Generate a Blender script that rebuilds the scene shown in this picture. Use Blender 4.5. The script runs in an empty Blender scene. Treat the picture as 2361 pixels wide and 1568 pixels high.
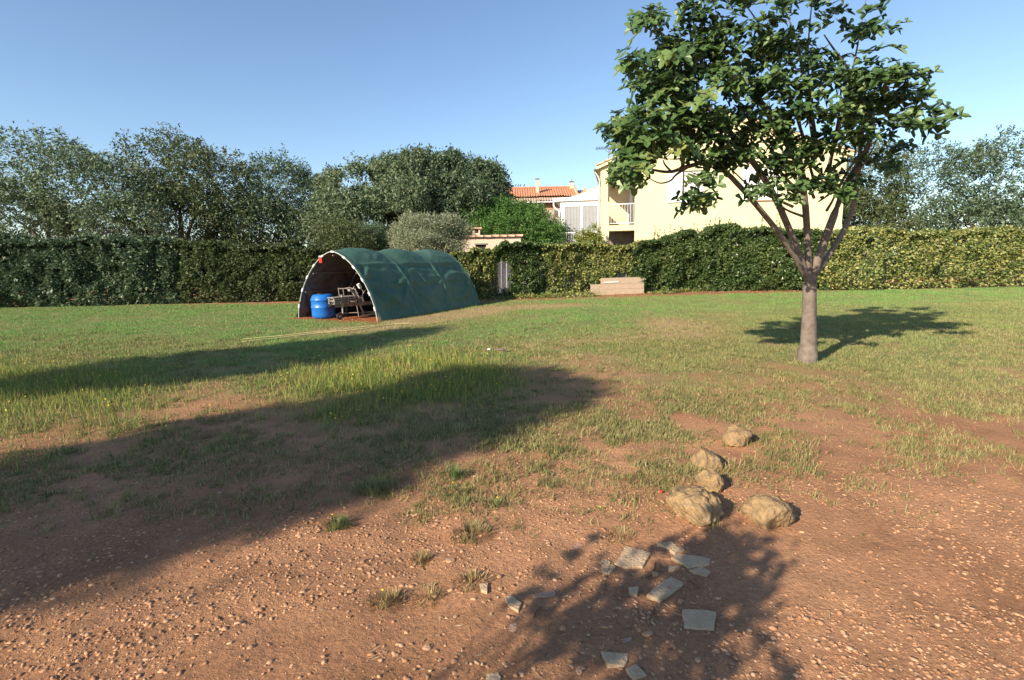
import bpy, math, random
import numpy as np
from mathutils import Matrix, Vector
random.seed(7); rng = np.random.default_rng(7)
R = math.radians
C = bpy.context.scene.collection
sc = bpy.context.scene

# ------------------------------------------------------------------ camera
CAM_H, PITCH, ROLL = 1.6, 8.85, 1.0
_p, _r = R(PITCH), R(ROLL)
FW = np.array([0, math.cos(_p), -math.sin(_p)]); RT = np.array([1., 0, 0]); UP = np.cross(RT, FW)
RT, UP = math.cos(_r)*RT - math.sin(_r)*UP, math.sin(_r)*RT + math.cos(_r)*UP
cam_d = bpy.data.cameras.new('camera'); cam = bpy.data.objects.new('camera', cam_d); C.objects.link(cam)
cam_d.sensor_fit = 'VERTICAL'; cam_d.sensor_height = 24; cam_d.lens = 12/math.tan(R(33.5))
cam_d.clip_start = 0.05; cam_d.clip_end = 3000
M4 = Matrix.Identity(4)
for i in range(3):
    M4[i][0], M4[i][1], M4[i][2] = RT[i], UP[i], -FW[i]
M4.translation = (0, 0, CAM_H)
cam.matrix_world = M4
sc.camera = cam
# ------------------------------------------------------------------ sky, sun, exposure
SUN_EL, SUN_AZ = R(27), R(45)          # light travels towards +x +y
w = bpy.data.worlds.new('World'); sc.world = w; w.use_nodes = True
nt = w.node_tree; nt.nodes.clear()
sky = nt.nodes.new('ShaderNodeTexSky'); sky.sky_type = 'NISHITA'; sky.sun_disc = False
sky.sun_elevation = SUN_EL; sky.sun_rotation = R(225); sky.altitude = 100
sky.air_density = 1.0; sky.dust_density = 0.35; sky.ozone_density = 2.6
bg = nt.nodes.new('ShaderNodeBackground'); bg.inputs[1].default_value = 0.108
wo = nt.nodes.new('ShaderNodeOutputWorld')
nt.links.new(sky.outputs[0], bg.inputs[0]); nt.links.new(bg.outputs[0], wo.inputs[0])
sun_d = bpy.data.lights.new('sun', 'SUN'); sun_d.energy = 5.0; sun_d.angle = R(0.55); sun_d.color = (1, .86, .66)
sun = bpy.data.objects.new('sun', sun_d); C.objects.link(sun)
SUNV = Vector((math.sin(SUN_AZ)*math.cos(SUN_EL), math.cos(SUN_AZ)*math.cos(SUN_EL), -math.sin(SUN_EL)))
sun.rotation_euler = SUNV.to_track_quat('-Z', 'Y').to_euler(); sun.location = (-20, -20, 20)
sc.view_settings.view_transform = 'Standard'; sc.view_settings.look = 'None'
sc.view_settings.exposure = 0.88; sc.view_settings.gamma = 1.0

# ------------------------------------------------------------------ survey helpers (pixel measurements -> metres)
_F = 784/math.tan(R(33.5))
def ray(u, v): return FW + RT*((u-1180.5)/_F) - UP*((v-784)/_F)
def G(u, v, z=0.0):
    d = ray(u, v); t = (z-CAM_H)/d[2]; return np.array([d[0]*t, d[1]*t, z])
def AT(u, v, Y):
    d = ray(u, v); t = Y/d[1]; return np.array([d[0]*t, Y, CAM_H+d[2]*t])
def PL(u, v, O, ang):
    d = ray(u, v); a = R(ang); ex = np.array([math.cos(a), -math.sin(a), 0]); n = np.array([math.sin(a), math.cos(a), 0])
    c0 = np.array([0, 0, CAM_H]); t = ((np.array(O)-c0)@n)/(d@n); p = c0+d*t
    return float((p-O)@ex), float(p[2])

# ------------------------------------------------------------------ numpy noise
def _hash(ix, iy, s):
    h = (ix.astype(np.int64)*374761393 + iy.astype(np.int64)*668265263 + s*974711) & 0x7fffffff
    h = ((h ^ (h >> 13))*1274126177) & 0x7fffffff
    return ((h ^ (h >> 16)) & 0xffff)/65535.0
def vnoise(x, y, s=0):
    x = np.asarray(x, float); y = np.asarray(y, float)
    ix, iy = np.floor(x), np.floor(y); fx, fy = x-ix, y-iy
    fx = fx*fx*(3-2*fx); fy = fy*fy*(3-2*fy); ix = ix.astype(np.int64); iy = iy.astype(np.int64)
    a = _hash(ix, iy, s); b = _hash(ix+1, iy, s); c = _hash(ix, iy+1, s); d = _hash(ix+1, iy+1, s)
    return (a*(1-fx)+b*fx)*(1-fy)+(c*(1-fx)+d*fx)*fy
def fbm(x, y, s=0, o=4):
    x = np.asarray(x, float); y = np.asarray(y, float); t = 0; a = .5; k = 1
    for i in range(o):
        t = t + a*vnoise(x*k+i*7.1, y*k-i*3.3, s+i); a *= .5; k *= 2.03
    return t/(1-.5**o)
def sstep(a, b, x):
    t = np.clip((x-a)/(b-a), 0, 1); return t*t*(3-2*t)

# ------------------------------------------------------------------ object helpers
WM = {}
def tag(o, label=None, cat=None, group=None, kind=None):
    if label: o['label'] = label
    if cat: o['category'] = cat
    if group: o['group'] = group
    if kind or cat: o['kind'] = kind or 'thing'
    return o
def thing(name, label, cat, loc=(0, 0, 0), rz=0.0, group=None):
    o = bpy.data.objects.new(name, None); C.objects.link(o); o.empty_display_size = .2
    o.location = loc; o.rotation_euler = (0, 0, rz)
    WM[o] = Matrix.Translation(Vector(loc)) @ Matrix.Rotation(rz, 4, 'Z')
    return tag(o, label, cat, group)
def link(name, me, parent=None):
    o = bpy.data.objects.new(name, me); C.objects.link(o)
    if parent is not None:
        o.parent = parent; WM[o] = WM[parent]
    else: WM[o] = Matrix.Identity(4)
    return o
def npmesh(name, V, Fq, mat, parent=None, smooth=False, col=None, world=True):
    """V (n,3), Fq (m,3) or (m,4) index array"""
    V = np.asarray(V, float)
    if parent is not None and world:
        inv = np.array(WM[parent].inverted()); V = V@inv[:3, :3].T + inv[:3, 3]
    me = bpy.data.meshes.new(name); Fq = np.asarray(Fq, np.int32); k = Fq.shape[1]
    me.vertices.add(len(V)); me.vertices.foreach_set('co', V.astype(np.float32).ravel())
    me.loops.add(Fq.size); me.loops.foreach_set('vertex_index', Fq.ravel())
    me.polygons.add(len(Fq)); me.polygons.foreach_set('loop_start', np.arange(0, Fq.size, k, dtype=np.int32))
    if smooth: me.polygons.foreach_set('use_smooth', np.ones(len(Fq), bool))
    if col is not None:
        a = me.color_attributes.new('col', 'FLOAT_COLOR', 'POINT')
        c4 = np.ones((len(V), 4), np.float32); c4[:, :3] = col; a.data.foreach_set('color', c4.ravel())
    me.update(calc_edges=True); me.validate()
    if mat: me.materials.append(mat)
    return link(name, me, parent)
class MB:
    def __init__(s): s.v = []; s.f = []; s.sm = []
    def add(s, v, f, smooth=False):
        n = len(s.v); s.v += [tuple(map(float, p)) for p in v]; s.f += [tuple(i+n for i in q) for q in f]; s.sm += [smooth]*len(f); return s
    def box(s, x0, x1, y0, y1, z0, z1, b=0.0):
        return s.add([(x0,y0,z0),(x1,y0,z0),(x1,y1,z0),(x0,y1,z0),(x0,y0,z1),(x1,y0,z1),(x1,y1,z1),(x0,y1,z1)],
              [(0,3,2,1),(4,5,6,7),(0,1,5,4),(1,2,6,5),(2,3,7,6),(3,0,4,7)])
    def bar(s, a, b, wd, h, upv=(0,0,1)):
        a = np.array(a, float); b = np.array(b, float); d = b-a; d /= np.linalg.norm(d); upv = np.array(upv, float)
        sx = np.cross(d, upv); sx /= np.linalg.norm(sx); sz = np.cross(sx, d); V = []
        for p in (a, b):
            for i, j in ((-1,-1),(1,-1),(1,1),(-1,1)): V.append(p+sx*i*wd/2+sz*j*h/2)
        return s.add(V, [(0,1,2,3),(7,6,5,4),(0,4,5,1),(1,5,6,2),(2,6,7,3),(3,7,4,0)])
    def tube(s, pts, rad, n=8, cap=True):
        pts = [np.array(p, float) for p in pts]; m = len(pts)
        if not hasattr(rad, '__len__'): rad = [rad]*m
        V = []; up = np.array([0.13, .07, 1.0])
        for i in range(m):
            d = pts[min(i+1, m-1)]-pts[max(i-1, 0)]; d = d/(np.linalg.norm(d)+1e-9)
            a = np.cross(d, up)
            if np.linalg.norm(a) < .2: a = np.cross(d, np.array([1., 0, 0]))
            a /= np.linalg.norm(a); b = np.cross(d, a)
            for k in range(n):
                t = 2*math.pi*k/n; V.append(pts[i]+rad[i]*(a*math.cos(t)+b*math.sin(t)))
        Fc = [(i*n+k, i*n+(k+1) % n, (i+1)*n+(k+1) % n, (i+1)*n+k) for i in range(m-1) for k in range(n)]
        s.add(V, Fc, True)
        if cap:
            s.add(V[:n], [tuple(range(n))]); s.add(V[-n:], [tuple(range(n))[::-1]])
        return s
    def prism(s, poly, y0, y1):        # polygon in (x,z), extruded along y
        n = len(poly); V = [(p[0], y0, p[1]) for p in poly]+[(p[0], y1, p[1]) for p in poly]
        return s.add(V, [tuple(range(n)), tuple(range(2*n-1, n-1, -1))]+[(i, i+n, (i+1) % n+n, (i+1) % n) for i in range(n)])
    def lathe(s, prof, cx, cy, n=24, cz=0):
        m = len(prof); V = [(cx+r*math.cos(2*math.pi*k/n), cy+r*math.sin(2*math.pi*k/n), cz+z) for r, z in prof for k in range(n)]
        s.add(V, [(i*n+k, i*n+(k+1) % n, (i+1)*n+(k+1) % n, (i+1)*n+k) for i in range(m-1) for k in range(n)], True)
        return s
    def mesh(s, name, mat, bevel=0):
        me = bpy.data.meshes.new(name); me.from_pydata(s.v, [], s.f); me.polygons.foreach_set('use_smooth', s.sm)
        me.materials.append(mat); me.update(); return me
    def build(s, name, mat, parent=None, world=True, bevel=0):
        if parent is not None and world:
            inv = WM[parent].inverted(); s.v = [tuple(inv @ Vector(p)) for p in s.v]
        o = link(name, s.mesh(name, mat), parent)
        if bevel:
            b = o.modifiers.new('bevel', 'BEVEL'); b.width = bevel; b.segments = 2; b.limit_method = 'ANGLE'
        return o

# ------------------------------------------------------------------ materials
def nodes(name):
    m = bpy.data.materials.new(name); m.use_nodes = True; t = m.node_tree; t.nodes.clear()
    o = t.nodes.new('ShaderNodeOutputMaterial'); b = t.nodes.new('ShaderNodeBsdfPrincipled')
    t.links.new(b.outputs[0], o.inputs[0]); return m, t, b, o
def ramp(t, stops):
    r = t.nodes.new('ShaderNodeValToRGB'); e = r.color_ramp.elements
    while len(e) < len(stops): e.new(.5)
    for q, (p, c) in zip(e, stops): q.position = p; q.color = (*c, 1)
    return r
def mat(name, c1, c2=None, rough=.75, scale=4.0, detail=6, bump=0.0, bscale=60.0, metal=0.0, spec=.3, stretch=None, c3=None):
    m, t, b, o = nodes(name); b.inputs['Roughness'].default_value = rough; b.inputs['Metallic'].default_value = metal
    b.inputs['Specular IOR Level'].default_value = spec
    tc = t.nodes.new('ShaderNodeTexCoord'); src = tc.outputs['Object']
    if stretch:
        mp = t.nodes.new('ShaderNodeMapping'); mp.inputs['Scale'].default_value = stretch
        t.links.new(src, mp.inputs[0]); src = mp.outputs[0]
    if c2:
        n = t.nodes.new('ShaderNodeTexNoise'); n.inputs['Scale'].default_value = scale; n.inputs['Detail'].default_value = detail; n.inputs['Roughness'].default_value = .65
        t.links.new(src, n.inputs[0])
        r = ramp(t, [(.32, c1), (.68, c2)] if not c3 else [(.3, c1), (.52, c2), (.72, c3)]); t.links.new(n.outputs[0], r.inputs[0]); t.links.new(r.outputs[0], b.inputs['Base Color'])
    else: b.inputs['Base Color'].default_value = (*c1, 1)
    if bump:
        n2 = t.nodes.new('ShaderNodeTexNoise'); n2.inputs['Scale'].default_value = bscale; n2.inputs['Detail'].default_value = 5
        t.links.new(src, n2.inputs[0]); bp = t.nodes.new('ShaderNodeBump'); bp.inputs['Strength'].default_value = bump; bp.inputs['Distance'].default_value = .02
        t.links.new(n2.outputs[0], bp.inputs['Height']); t.links.new(bp.outputs[0], b.inputs['Normal'])
    return m
def leafmat(name, cols, transl=.3, rough=.5, spec=.35, patch=None, pscale=.8):
    """random colour per leaf, optional second colour family in soft patches"""
    m, t, b, o = nodes(name); b.inputs['Roughness'].default_value = rough; b.inputs['Specular IOR Level'].default_value = spec
    g = t.nodes.new('ShaderNodeNewGeometry')
    def fam(cs): r = ramp(t, [(i/(len(cs)-1), c) for i, c in enumerate(cs)]); t.links.new(g.outputs['Random Per Island'], r.inputs[0]); return r.outputs[0]
    c = fam(cols)
    if patch:
        n = t.nodes.new('ShaderNodeTexNoise'); n.inputs['Scale'].default_value = pscale; n.inputs['Detail'].default_value = 3
        t.links.new(g.outputs['Position'], n.inputs[0]); rr = ramp(t, [(.42, (0,0,0)), (.6, (1,1,1))]); t.links.new(n.outputs[0], rr.inputs[0])
        mx = t.nodes.new('ShaderNodeMixRGB'); t.links.new(rr.outputs[0], mx.inputs[0]); t.links.new(c, mx.inputs[1]); t.links.new(fam(patch), mx.inputs[2]); c = mx.outputs[0]
    t.links.new(c, b.inputs['Base Color'])
    tr = t.nodes.new('ShaderNodeBsdfTranslucent'); t.links.new(c, tr.inputs[0]); ms = t.nodes.new('ShaderNodeMixShader'); ms.inputs[0].default_value = transl
    t.links.new(b.outputs[0], ms.inputs[1]); t.links.new(tr.outputs[0], ms.inputs[2]); t.links.new(ms.outputs[0], o.inputs[0])
    return m
def colmat(name, transl=.25, rough=.7, jitter=.35):
    """vertex colour x per-blade brightness"""
    m, t, b, o = nodes(name); b.inputs['Roughness'].default_value = rough; b.inputs['Specular IOR Level'].default_value = .2
    a = t.nodes.new('ShaderNodeVertexColor'); a.layer_name = 'col'
    t.links.new(a.outputs[0], b.inputs['Base Color'])
    tr = t.nodes.new('ShaderNodeBsdfTranslucent'); t.links.new(a.outputs[0], tr.inputs[0]); ms = t.nodes.new('ShaderNodeMixShader'); ms.inputs[0].default_value = transl
    t.links.new(b.outputs[0], ms.inputs[1]); t.links.new(tr.outputs[0], ms.inputs[2]); t.links.new(ms.outputs[0], o.inputs[0])
    return m
m_bark = mat('bark', (.10,.075,.055), (.22,.18,.14), .9, 6, bump=.6, bscale=30, stretch=(1,1,.3))
m_twig = mat('twig_bark', (.13,.075,.04), (.20,.12,.07), 1.0, 20, spec=.0)
m_figbark = mat('fig_bark', (.11,.085,.07), (.22,.18,.15), .85, 9, bump=.3, bscale=40)
m_slab = mat('slab_stone', (.39,.265,.155), (.48,.345,.215), .9, 9, bump=.6, bscale=70, c3=(.36,.225,.125))
m_rock = mat('limestone', (.12,.09,.06), (.31,.205,.10), .92, 9, bump=1.0, bscale=40, c3=(.19,.155,.12))
m_stone = mat('soil_stone', (.36,.205,.115), (.46,.285,.175), .92, 30, bump=.5, bscale=90)
m_steel = mat('galvanised_steel', (.34,.33,.31), (.50,.48,.45), .45, 14, metal=.55)
m_hoop = mat('hoop_paint', (.26,.31,.28), (.42,.45,.41), .5, 8)
m_clip = mat('white_plastic', (.70,.70,.68), None, .45)
m_frame_old = mat('weathered_steel', (.20,.165,.14), (.34,.30,.26), .65, 12, metal=.3)
m_rust = mat('rusty_paint', (.20,.13,.10), (.32,.25,.21), .75, 9)
m_black = mat('black_rubber', (.018,.018,.018), (.035,.033,.03), .7, 12)
m_rim = mat('rim', (.22,.20,.18), None, .6, metal=.3)
m_blue = mat('blue_plastic', (.008,.11,.42), (.014,.16,.55), .38, 5, spec=.5)
m_red = mat('red_plastic', (.50,.03,.02), None, .4)
m_redw = mat('reflector', (.35,.05,.04), (.45,.12,.10), .4, 30)
m_render = mat('cream_render', (.62,.565,.34), (.66,.605,.375), .92, 3, bump=.15, bscale=140)
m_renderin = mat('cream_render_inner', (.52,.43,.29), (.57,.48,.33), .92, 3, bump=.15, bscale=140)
m_white = mat('white_paint', (.80,.80,.79), (.84,.84,.83), .5, 3)
m_shutter = mat('white_shutter', (.82,.82,.80), (.78,.78,.76), .55, 5)
m_brownsill = mat('terracotta_sill', (.30,.20,.15), (.38,.26,.19), .8, 9)
m_tile = mat('terracotta', (.33,.125,.07), (.46,.205,.115), .85, 9, bump=.4, bscale=40, c3=(.38,.25,.17))
m_tileold = mat('old_tile', (.33,.19,.135), (.46,.32,.24), .9, 9, c3=(.32,.26,.21))
m_tilepink = mat('pink_tile', (.52,.30,.20), (.64,.42,.30), .88, 9, bump=.3, bscale=50)
m_farwall = mat('pink_render', (.52,.40,.31), (.60,.48,.38), .92, 4)
m_shedwall = mat('roughcast', (.50,.41,.32), (.64,.54,.43), .95, 12, bump=.8, bscale=45)
m_wood = mat('brown_shutter', (.34,.15,.06), (.45,.21,.09), .7, 5, stretch=(12,1,1))
m_plank = mat('weathered_plank', (.42,.31,.22), (.56,.44,.32), .9, 6, bump=.3, bscale=50, stretch=(1,1,6))
m_whitewall = mat('white_wall', (.66,.64,.66), (.74,.72,.73), .92, 3)
m_stonewall = mat('stone_wall', (.13,.11,.09), (.30,.25,.20), .95, 5, bump=.8, bscale=8)
m_wire = mat('wire', (.30,.28,.25), (.22,.20,.18), .6, 20, metal=.5)
m_blind = mat('blind', (.26,.27,.29), (.31,.32,.335), .6, 3)
m_dooralu = mat('door_frame', (.46,.49,.55), None, .5)
m_hose = mat('yellow_hose', (.60,.53,.24), None, .5)
m_yellow = mat('yellow_petal', (.80,.56,.02), (.70,.46,.02), .6, 40)
m_dark = mat('dark_ground_sheet', (.035,.03,.027), (.06,.05,.045), .8, 6)
m_antenna = mat('antenna', (.10,.10,.11), None, .5, metal=.4)
m_bird = mat('bird_feathers', (.05,.05,.055), (.09,.09,.10), .8, 40)

def tarp_mat():
    m, t, b, o = nodes('green_tarpaulin'); b.inputs['Roughness'].default_value = .60; b.inputs['Specular IOR Level'].default_value = .28
    tc = t.nodes.new('ShaderNodeTexCoord')
    n = t.nodes.new('ShaderNodeTexNoise'); n.inputs['Scale'].default_value = 1.1; n.inputs['Detail'].default_value = 6; t.links.new(tc.outputs['Object'], n.inputs[0])
    r = ramp(t, [(.30, (.040,.100,.072)), (.55, (.054,.118,.087)), (.75, (.072,.138,.104))]); t.links.new(n.outputs[0], r.inputs[0]); t.links.new(r.outputs[0], b.inputs['Base Color'])
    n2 = t.nodes.new('ShaderNodeTexNoise'); n2.inputs['Scale'].default_value = 9; n2.inputs['Detail'].default_value = 4; t.links.new(tc.outputs['Object'], n2.inputs[0])
    bp = t.nodes.new('ShaderNodeBump'); bp.inputs['Strength'].default_value = .35; bp.inputs['Distance'].default_value = .03
    t.links.new(n2.outputs[0], bp.inputs['Height']); t.links.new(bp.outputs[0], b.inputs['Normal']); return m
m_tarp = tarp_mat()
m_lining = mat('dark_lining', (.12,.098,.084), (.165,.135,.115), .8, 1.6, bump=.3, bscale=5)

# ------------------------------------------------------------------ ground
def gz(x, y):
    x = np.asarray(x, float); y = np.asarray(y, float)
    z = .05*(fbm(x*.35+3, y*.35, 11, 3)-.5) + .035*(fbm(x*1.7, y*1.7, 12, 3)-.5)
    far = sstep(14, 10, y)*sstep(-30, -20, y)
    near = sstep(7, 3.5, y)
    return z*(.25+.75*far) + near*(.034*(fbm(x*6, y*6, 13, 4)-.5) + .010*(fbm(x*26, y*26, 14, 2)-.5))
def blob(x, y, u, v, ru, rv):
    c = G(u, v); a = G(u, v-rv); b = G(u, v+rv); rx = ru/_F*math.hypot(c[1], CAM_H); ry = abs(a[1]-b[1])/2
    d = ((x-c[0])/rx)**2 + ((y-c[1])/ry)**2
    return np.exp(-d*1.2)
SOIL = [(1350,830,130,22,1.1),(1290,872,110,20,1.3),(1410,905,120,40,1.1),(1440,860,90,20,.7),(1050,1030,200,30,.3),(880,1095,120,20,.5),(1350,1120,200,60,.7),(1480,1090,120,40,.2),(1240,915,60,30,.7)]
WEED = [(980,1000,200,38,1.1),(1180,955,150,28,1.0),(850,1045,120,32,.9),(1200,1030,130,28,.8),(1450,965,150,45,.9),(1500,1085,110,45,.9),(1330,860,140,30,.5),(1000,1150,140,30,.5),(1560,800,95,25,.95),(1575,925,55,45,1.1),(1430,1010,70,18,.7),(1290,985,60,25,.4),(1330,830,50,10,.3),(1000,1050,120,20,.4),(1560,1020,60,30,.6),(1480,985,80,25,.5),(1180,810,120,20,.6)]
TALL = [(820,865,140,42,1.0),(980,850,140,36,1.0),(1010,895,130,30,1.0),(850,925,140,32,.9),(1110,870,80,30,.8),(775,965,45,22,.8)]
DRY = [(930,744,50,6,1.6),(985,736,60,9,1.8),(1050,727,60,9,1.8),(1110,717,60,8,1.8),(1200,708,80,6,1.5),(1300,704,80,4,1.0),(860,757,110,6,1.4),(780,764,80,7,1.4),(1570,752,90,18,1.8),(1480,778,110,14,1.3),(1400,705,200,4,.3),(1250,790,120,12,.8)]
def S(L, x, y):
    t = np.zeros_like(np.asarray(x, float))
    for u, v, ru, rv, wgt in L: t = t + wgt*blob(x, y, u, v, ru, rv)
    return t
def cover(x, y):
    n1 = fbm(x*.55, y*.55, 21, 4); n2 = fbm(x*2.3, y*2.3, 25, 4)
    base = sstep(4.4, 8.5, y + 3.2*(n1-.5))
    side = sstep(.55, 1.0, np.abs(x)/np.maximum(y, .5))          # beyond the photographed strip: patchy
    soil = np.clip(S(SOIL, x, y)*(.55+.8*n2), 0, 1.2); weed = np.clip(S(WEED, x, y), 0, 1.2); tall = np.clip(S(TALL, x, y), 0, 1)
    tall = np.maximum(tall, side*(x < 0)*np.exp(-((y-6.8)/1.6)**2)*.9)
    dry = np.clip(S(DRY, x, y), 0, 1.1)
    edge = sstep(19.6, 20.8, y - .17*np.maximum(x+1, 0) - .1*(x < -2)*(-x-2))   # bare strip below the hedge
    lush = np.clip(base*(1-.85*soil)*(1-.75*tall) - .85*dry, 0, 1)*(1-edge)
    lush = lush*(.45+.55*sstep(.3, .55, n2+.25*sstep(8, 12, y)))
    weed = np.clip(weed*sstep(.30, .55, n2) + .22*sstep(.5, .68, n2)*sstep(3.2, 4.6, y)*(1-edge), 0, 1)
    dry = np.clip(dry + .35*base*sstep(.5, .7, n1), 0, 1)*(1-edge)
    tall = tall*(1-edge)*(.55+.45*sstep(.35, .55, n2))
    # nothing grows under the tunnel
    lx, ly = tloc(x, y); ins = (np.abs(lx) < 1.62)*(ly > -.12-.25*n1)*(ly < 5.6)
    k = 1-ins
    return lush*k, tall*k, dry*k, weed*k, edge
T_AX = R(26.9); T_O = np.array([-5.0, 14.70]); T_L = 5.35
def tloc(x, y):
    dx, dy = x-T_O[0], y-T_O[1]; c, s = math.cos(T_AX), math.sin(T_AX)
    return dx*c - dy*s, dx*s + dy*c
def tworld(lx, ly):
    c, s = math.cos(T_AX), math.sin(T_AX); return T_O[0]+lx*c+ly*s, T_O[1]-lx*s+ly*c

def axis_pts(lo, hi, d0, c0, grow):
    out = [0.0]; d = d0
    while out[-1] < hi:
        if out[-1] > c0: d *= grow
        out.append(out[-1]+d)
    return np.array(out)
xp = axis_pts(0, 600, .045, 3.4, 1.028); xs = np.concatenate([-xp[:0:-1], xp])
yp = axis_pts(0, 900, .04, 4.5, 1.022); yn = axis_pts(0, 300, .3, .5, 1.25)
ys = np.concatenate([-yn[:0:-1]+1.2, yp+1.2])
X, Y = np.meshgrid(xs, ys); Z = gz(X, Y)
lush, tall, dry, weed, edge = cover(X, Y)
nz = fbm(X*1.3, Y*1.3, 31, 4)[..., None]; nf = fbm(X*6, Y*6, 35, 3)[..., None]
soilc = np.array([.350,.175,.093])*(1-nz) + np.array([.48,.260,.145])*nz
soilc = soilc*(.80+.40*nf)*(.78+.44*fbm(X*.8+9, Y*.8, 37, 4)[..., None])
def mixc(a, c, k): return a*(1-k[..., None]) + np.array(c)*k[..., None]
gc = mixc(soilc, (.36,.27,.145), np.clip(dry*.9, 0, .92))
gc = mixc(gc, (.13,.195,.065), np.clip(lush*.85, 0, .85)); gc = mixc(gc, (.11,.145,.045), np.clip(tall*.85, 0, .85)); gc = mixc(gc, (.12,.13,.05), np.clip(weed*.5, 0, .5))
gc = mixc(gc, (.33,.165,.09), np.clip(edge, 0, 1)*.8)
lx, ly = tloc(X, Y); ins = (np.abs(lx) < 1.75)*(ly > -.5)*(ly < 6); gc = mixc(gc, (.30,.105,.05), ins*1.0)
gc = np.where((Y > 40)[..., None], np.array([.10,.12,.05]), gc)
ny, nx = X.shape; idx = np.arange(nx*ny).reshape(ny, nx)
Fq = np.stack([idx[:-1, :-1], idx[:-1, 1:], idx[1:, 1:], idx[1:, :-1]], -1).reshape(-1, 4)
def ground_mat():
    m, t, b, o = nodes('soil'); b.inputs['Roughness'].default_value = .95; b.inputs['Specular IOR Level'].default_value = .1
    a = t.nodes.new('ShaderNodeVertexColor'); a.layer_name = 'col'; g = t.nodes.new('ShaderNodeNewGeometry')
    n = t.nodes.new('ShaderNodeTexNoise'); n.inputs['Scale'].default_value = 45; n.inputs['Detail'].default_value = 8; n.inputs['Roughness'].default_value = .7; t.links.new(g.outputs['Position'], n.inputs[0])
    r = ramp(t, [(.3, (.66,.64,.62)), (.5, (1,1,1)), (.72, (1.25,1.24,1.22))]); t.links.new(n.outputs[0], r.inputs[0])
    mx = t.nodes.new('ShaderNodeMixRGB'); mx.blend_type = 'MULTIPLY'; mx.inputs[0].default_value = 1; t.links.new(a.outputs[0], mx.inputs[1]); t.links.new(r.outputs[0], mx.inputs[2]); t.links.new(mx.outputs[0], b.inputs['Base Color'])
    n2 = t.nodes.new('ShaderNodeTexNoise'); n2.inputs['Scale'].default_value = 28; n2.inputs['Detail'].default_value = 10; n2.inputs['Roughness'].default_value = .72; t.links.new(g.outputs['Position'], n2.inputs[0])
    bp = t.nodes.new('ShaderNodeBump'); bp.inputs['Strength'].default_value = 1.0; bp.inputs['Distance'].default_value = .035; t.links.new(n2.outputs[0], bp.inputs['Height']); t.links.new(bp.outputs[0], b.inputs['Normal']); return m
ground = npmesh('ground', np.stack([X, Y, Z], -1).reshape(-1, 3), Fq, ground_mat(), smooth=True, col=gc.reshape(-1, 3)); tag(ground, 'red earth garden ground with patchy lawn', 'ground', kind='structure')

# ------------------------------------------------------------------ grass (stuff)
def view_points(n, y0, y1, p=1.0, xr=1.12):
    """random ground points inside the view wedge, density falling with distance"""
    a, b = y0**(2-p), y1**(2-p); y = (a+(b-a)*rng.random(n))**(1/(2-p)); x = (rng.random(n)*2-1)*(y*xr+.3); return x, y
def blades(x, y, h, wd, col, lean=.5, name='grass', parent=None, m=None, z=None, tipcol=None):
    n = len(x); a = rng.random(n)*2*math.pi; la = rng.random(n)*2*math.pi; ln = h*lean*rng.random(n)
    zz = (gz(x, y) if z is None else z) - .004
    bx, by = np.cos(a)*wd/2, np.sin(a)*wd/2
    V = np.empty((n, 3, 3)); V[:, 0] = np.stack([x-bx, y-by, zz], -1); V[:, 1] = np.stack([x+bx, y+by, zz], -1)
    V[:, 2] = np.stack([x+np.cos(la)*ln, y+np.sin(la)*ln, zz+np.sqrt(np.maximum(h*h-ln*ln, 1e-6))], -1)
    c = np.repeat(col[:, None, :], 3, 1).copy()
    if tipcol is not None: c[:, 2] = tipcol
    return V.reshape(-1, 3), np.arange(3*n).reshape(-1, 3), c.reshape(-1, 3)
def pick(cols, n, jit=.25):
    cols = np.array(cols); i = rng.random(n)*(len(cols)-1); k = np.floor(i).astype(int); f = (i-k)[:, None]
    c = cols[k]*(1-f)+cols[np.minimum(k+1, len(cols)-1)]*f
    return c*(1+jit*(rng.random((n, 1))*2-1))
m_grass = colmat('grass_blades')
# short lawn
x, y = view_points(620000, 4.0, 23, .75); L, T, D, W, E = cover(x, y)
k = rng.random(len(x)) < np.clip(L*.95, 0, 1); x, y = x[k], y[k]; n = len(x)
h = (.022+.030*rng.random(n))*(.45+1.05*sstep(.3, .75, fbm(x*2.2, y*2.2, 41, 3))); wd = .0045+.00055*y
hue = fbm(x*.5+5, y*.5, 43, 3); c = pick([(.115,.265,.068),(.165,.305,.082),(.27,.345,.115)], n); yl = sstep(.5, .75, hue)[:, None]*.45
right = sstep(.15, .42, x/y)[:, None]*.55*sstep(19, 13, y)[:, None]
kk = np.clip(yl+right, 0, .85); c = c*(1-kk)+np.array([.30,.255,.11])*(1+.3*(rng.random((n,1))-.5))*kk
V, Fc, cc = blades(x, y, h, wd, c, .7)
tag(npmesh('lawn_grass', V, Fc, m_grass, col=cc), 'short green lawn grass', 'grass', kind='stuff')
# tall grass with seed heads
x, y = view_points(190000, 3.8, 13, .6); L, T, D, W, E = cover(x, y); k = rng.random(len(x)) < T; x, y = x[k], y[k]; n = len(x)
h = .07+.11*rng.random(n)*(.5+fbm(x*2, y*2, 44, 2)); wd = .005+.0006*y
c = pick([(.095,.185,.040),(.15,.225,.052),(.25,.27,.075)], n); tip = np.where((rng.random(n) < .45)[:, None], np.array([.52,.42,.11]), c*1.15)
V, Fc, cc = blades(x, y, h, wd, c, .55, tipcol=tip)
tag(npmesh('tall_grass', V, Fc, m_grass, col=cc), 'taller uncut green grass with yellow seed heads', 'grass', kind='stuff')
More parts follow.
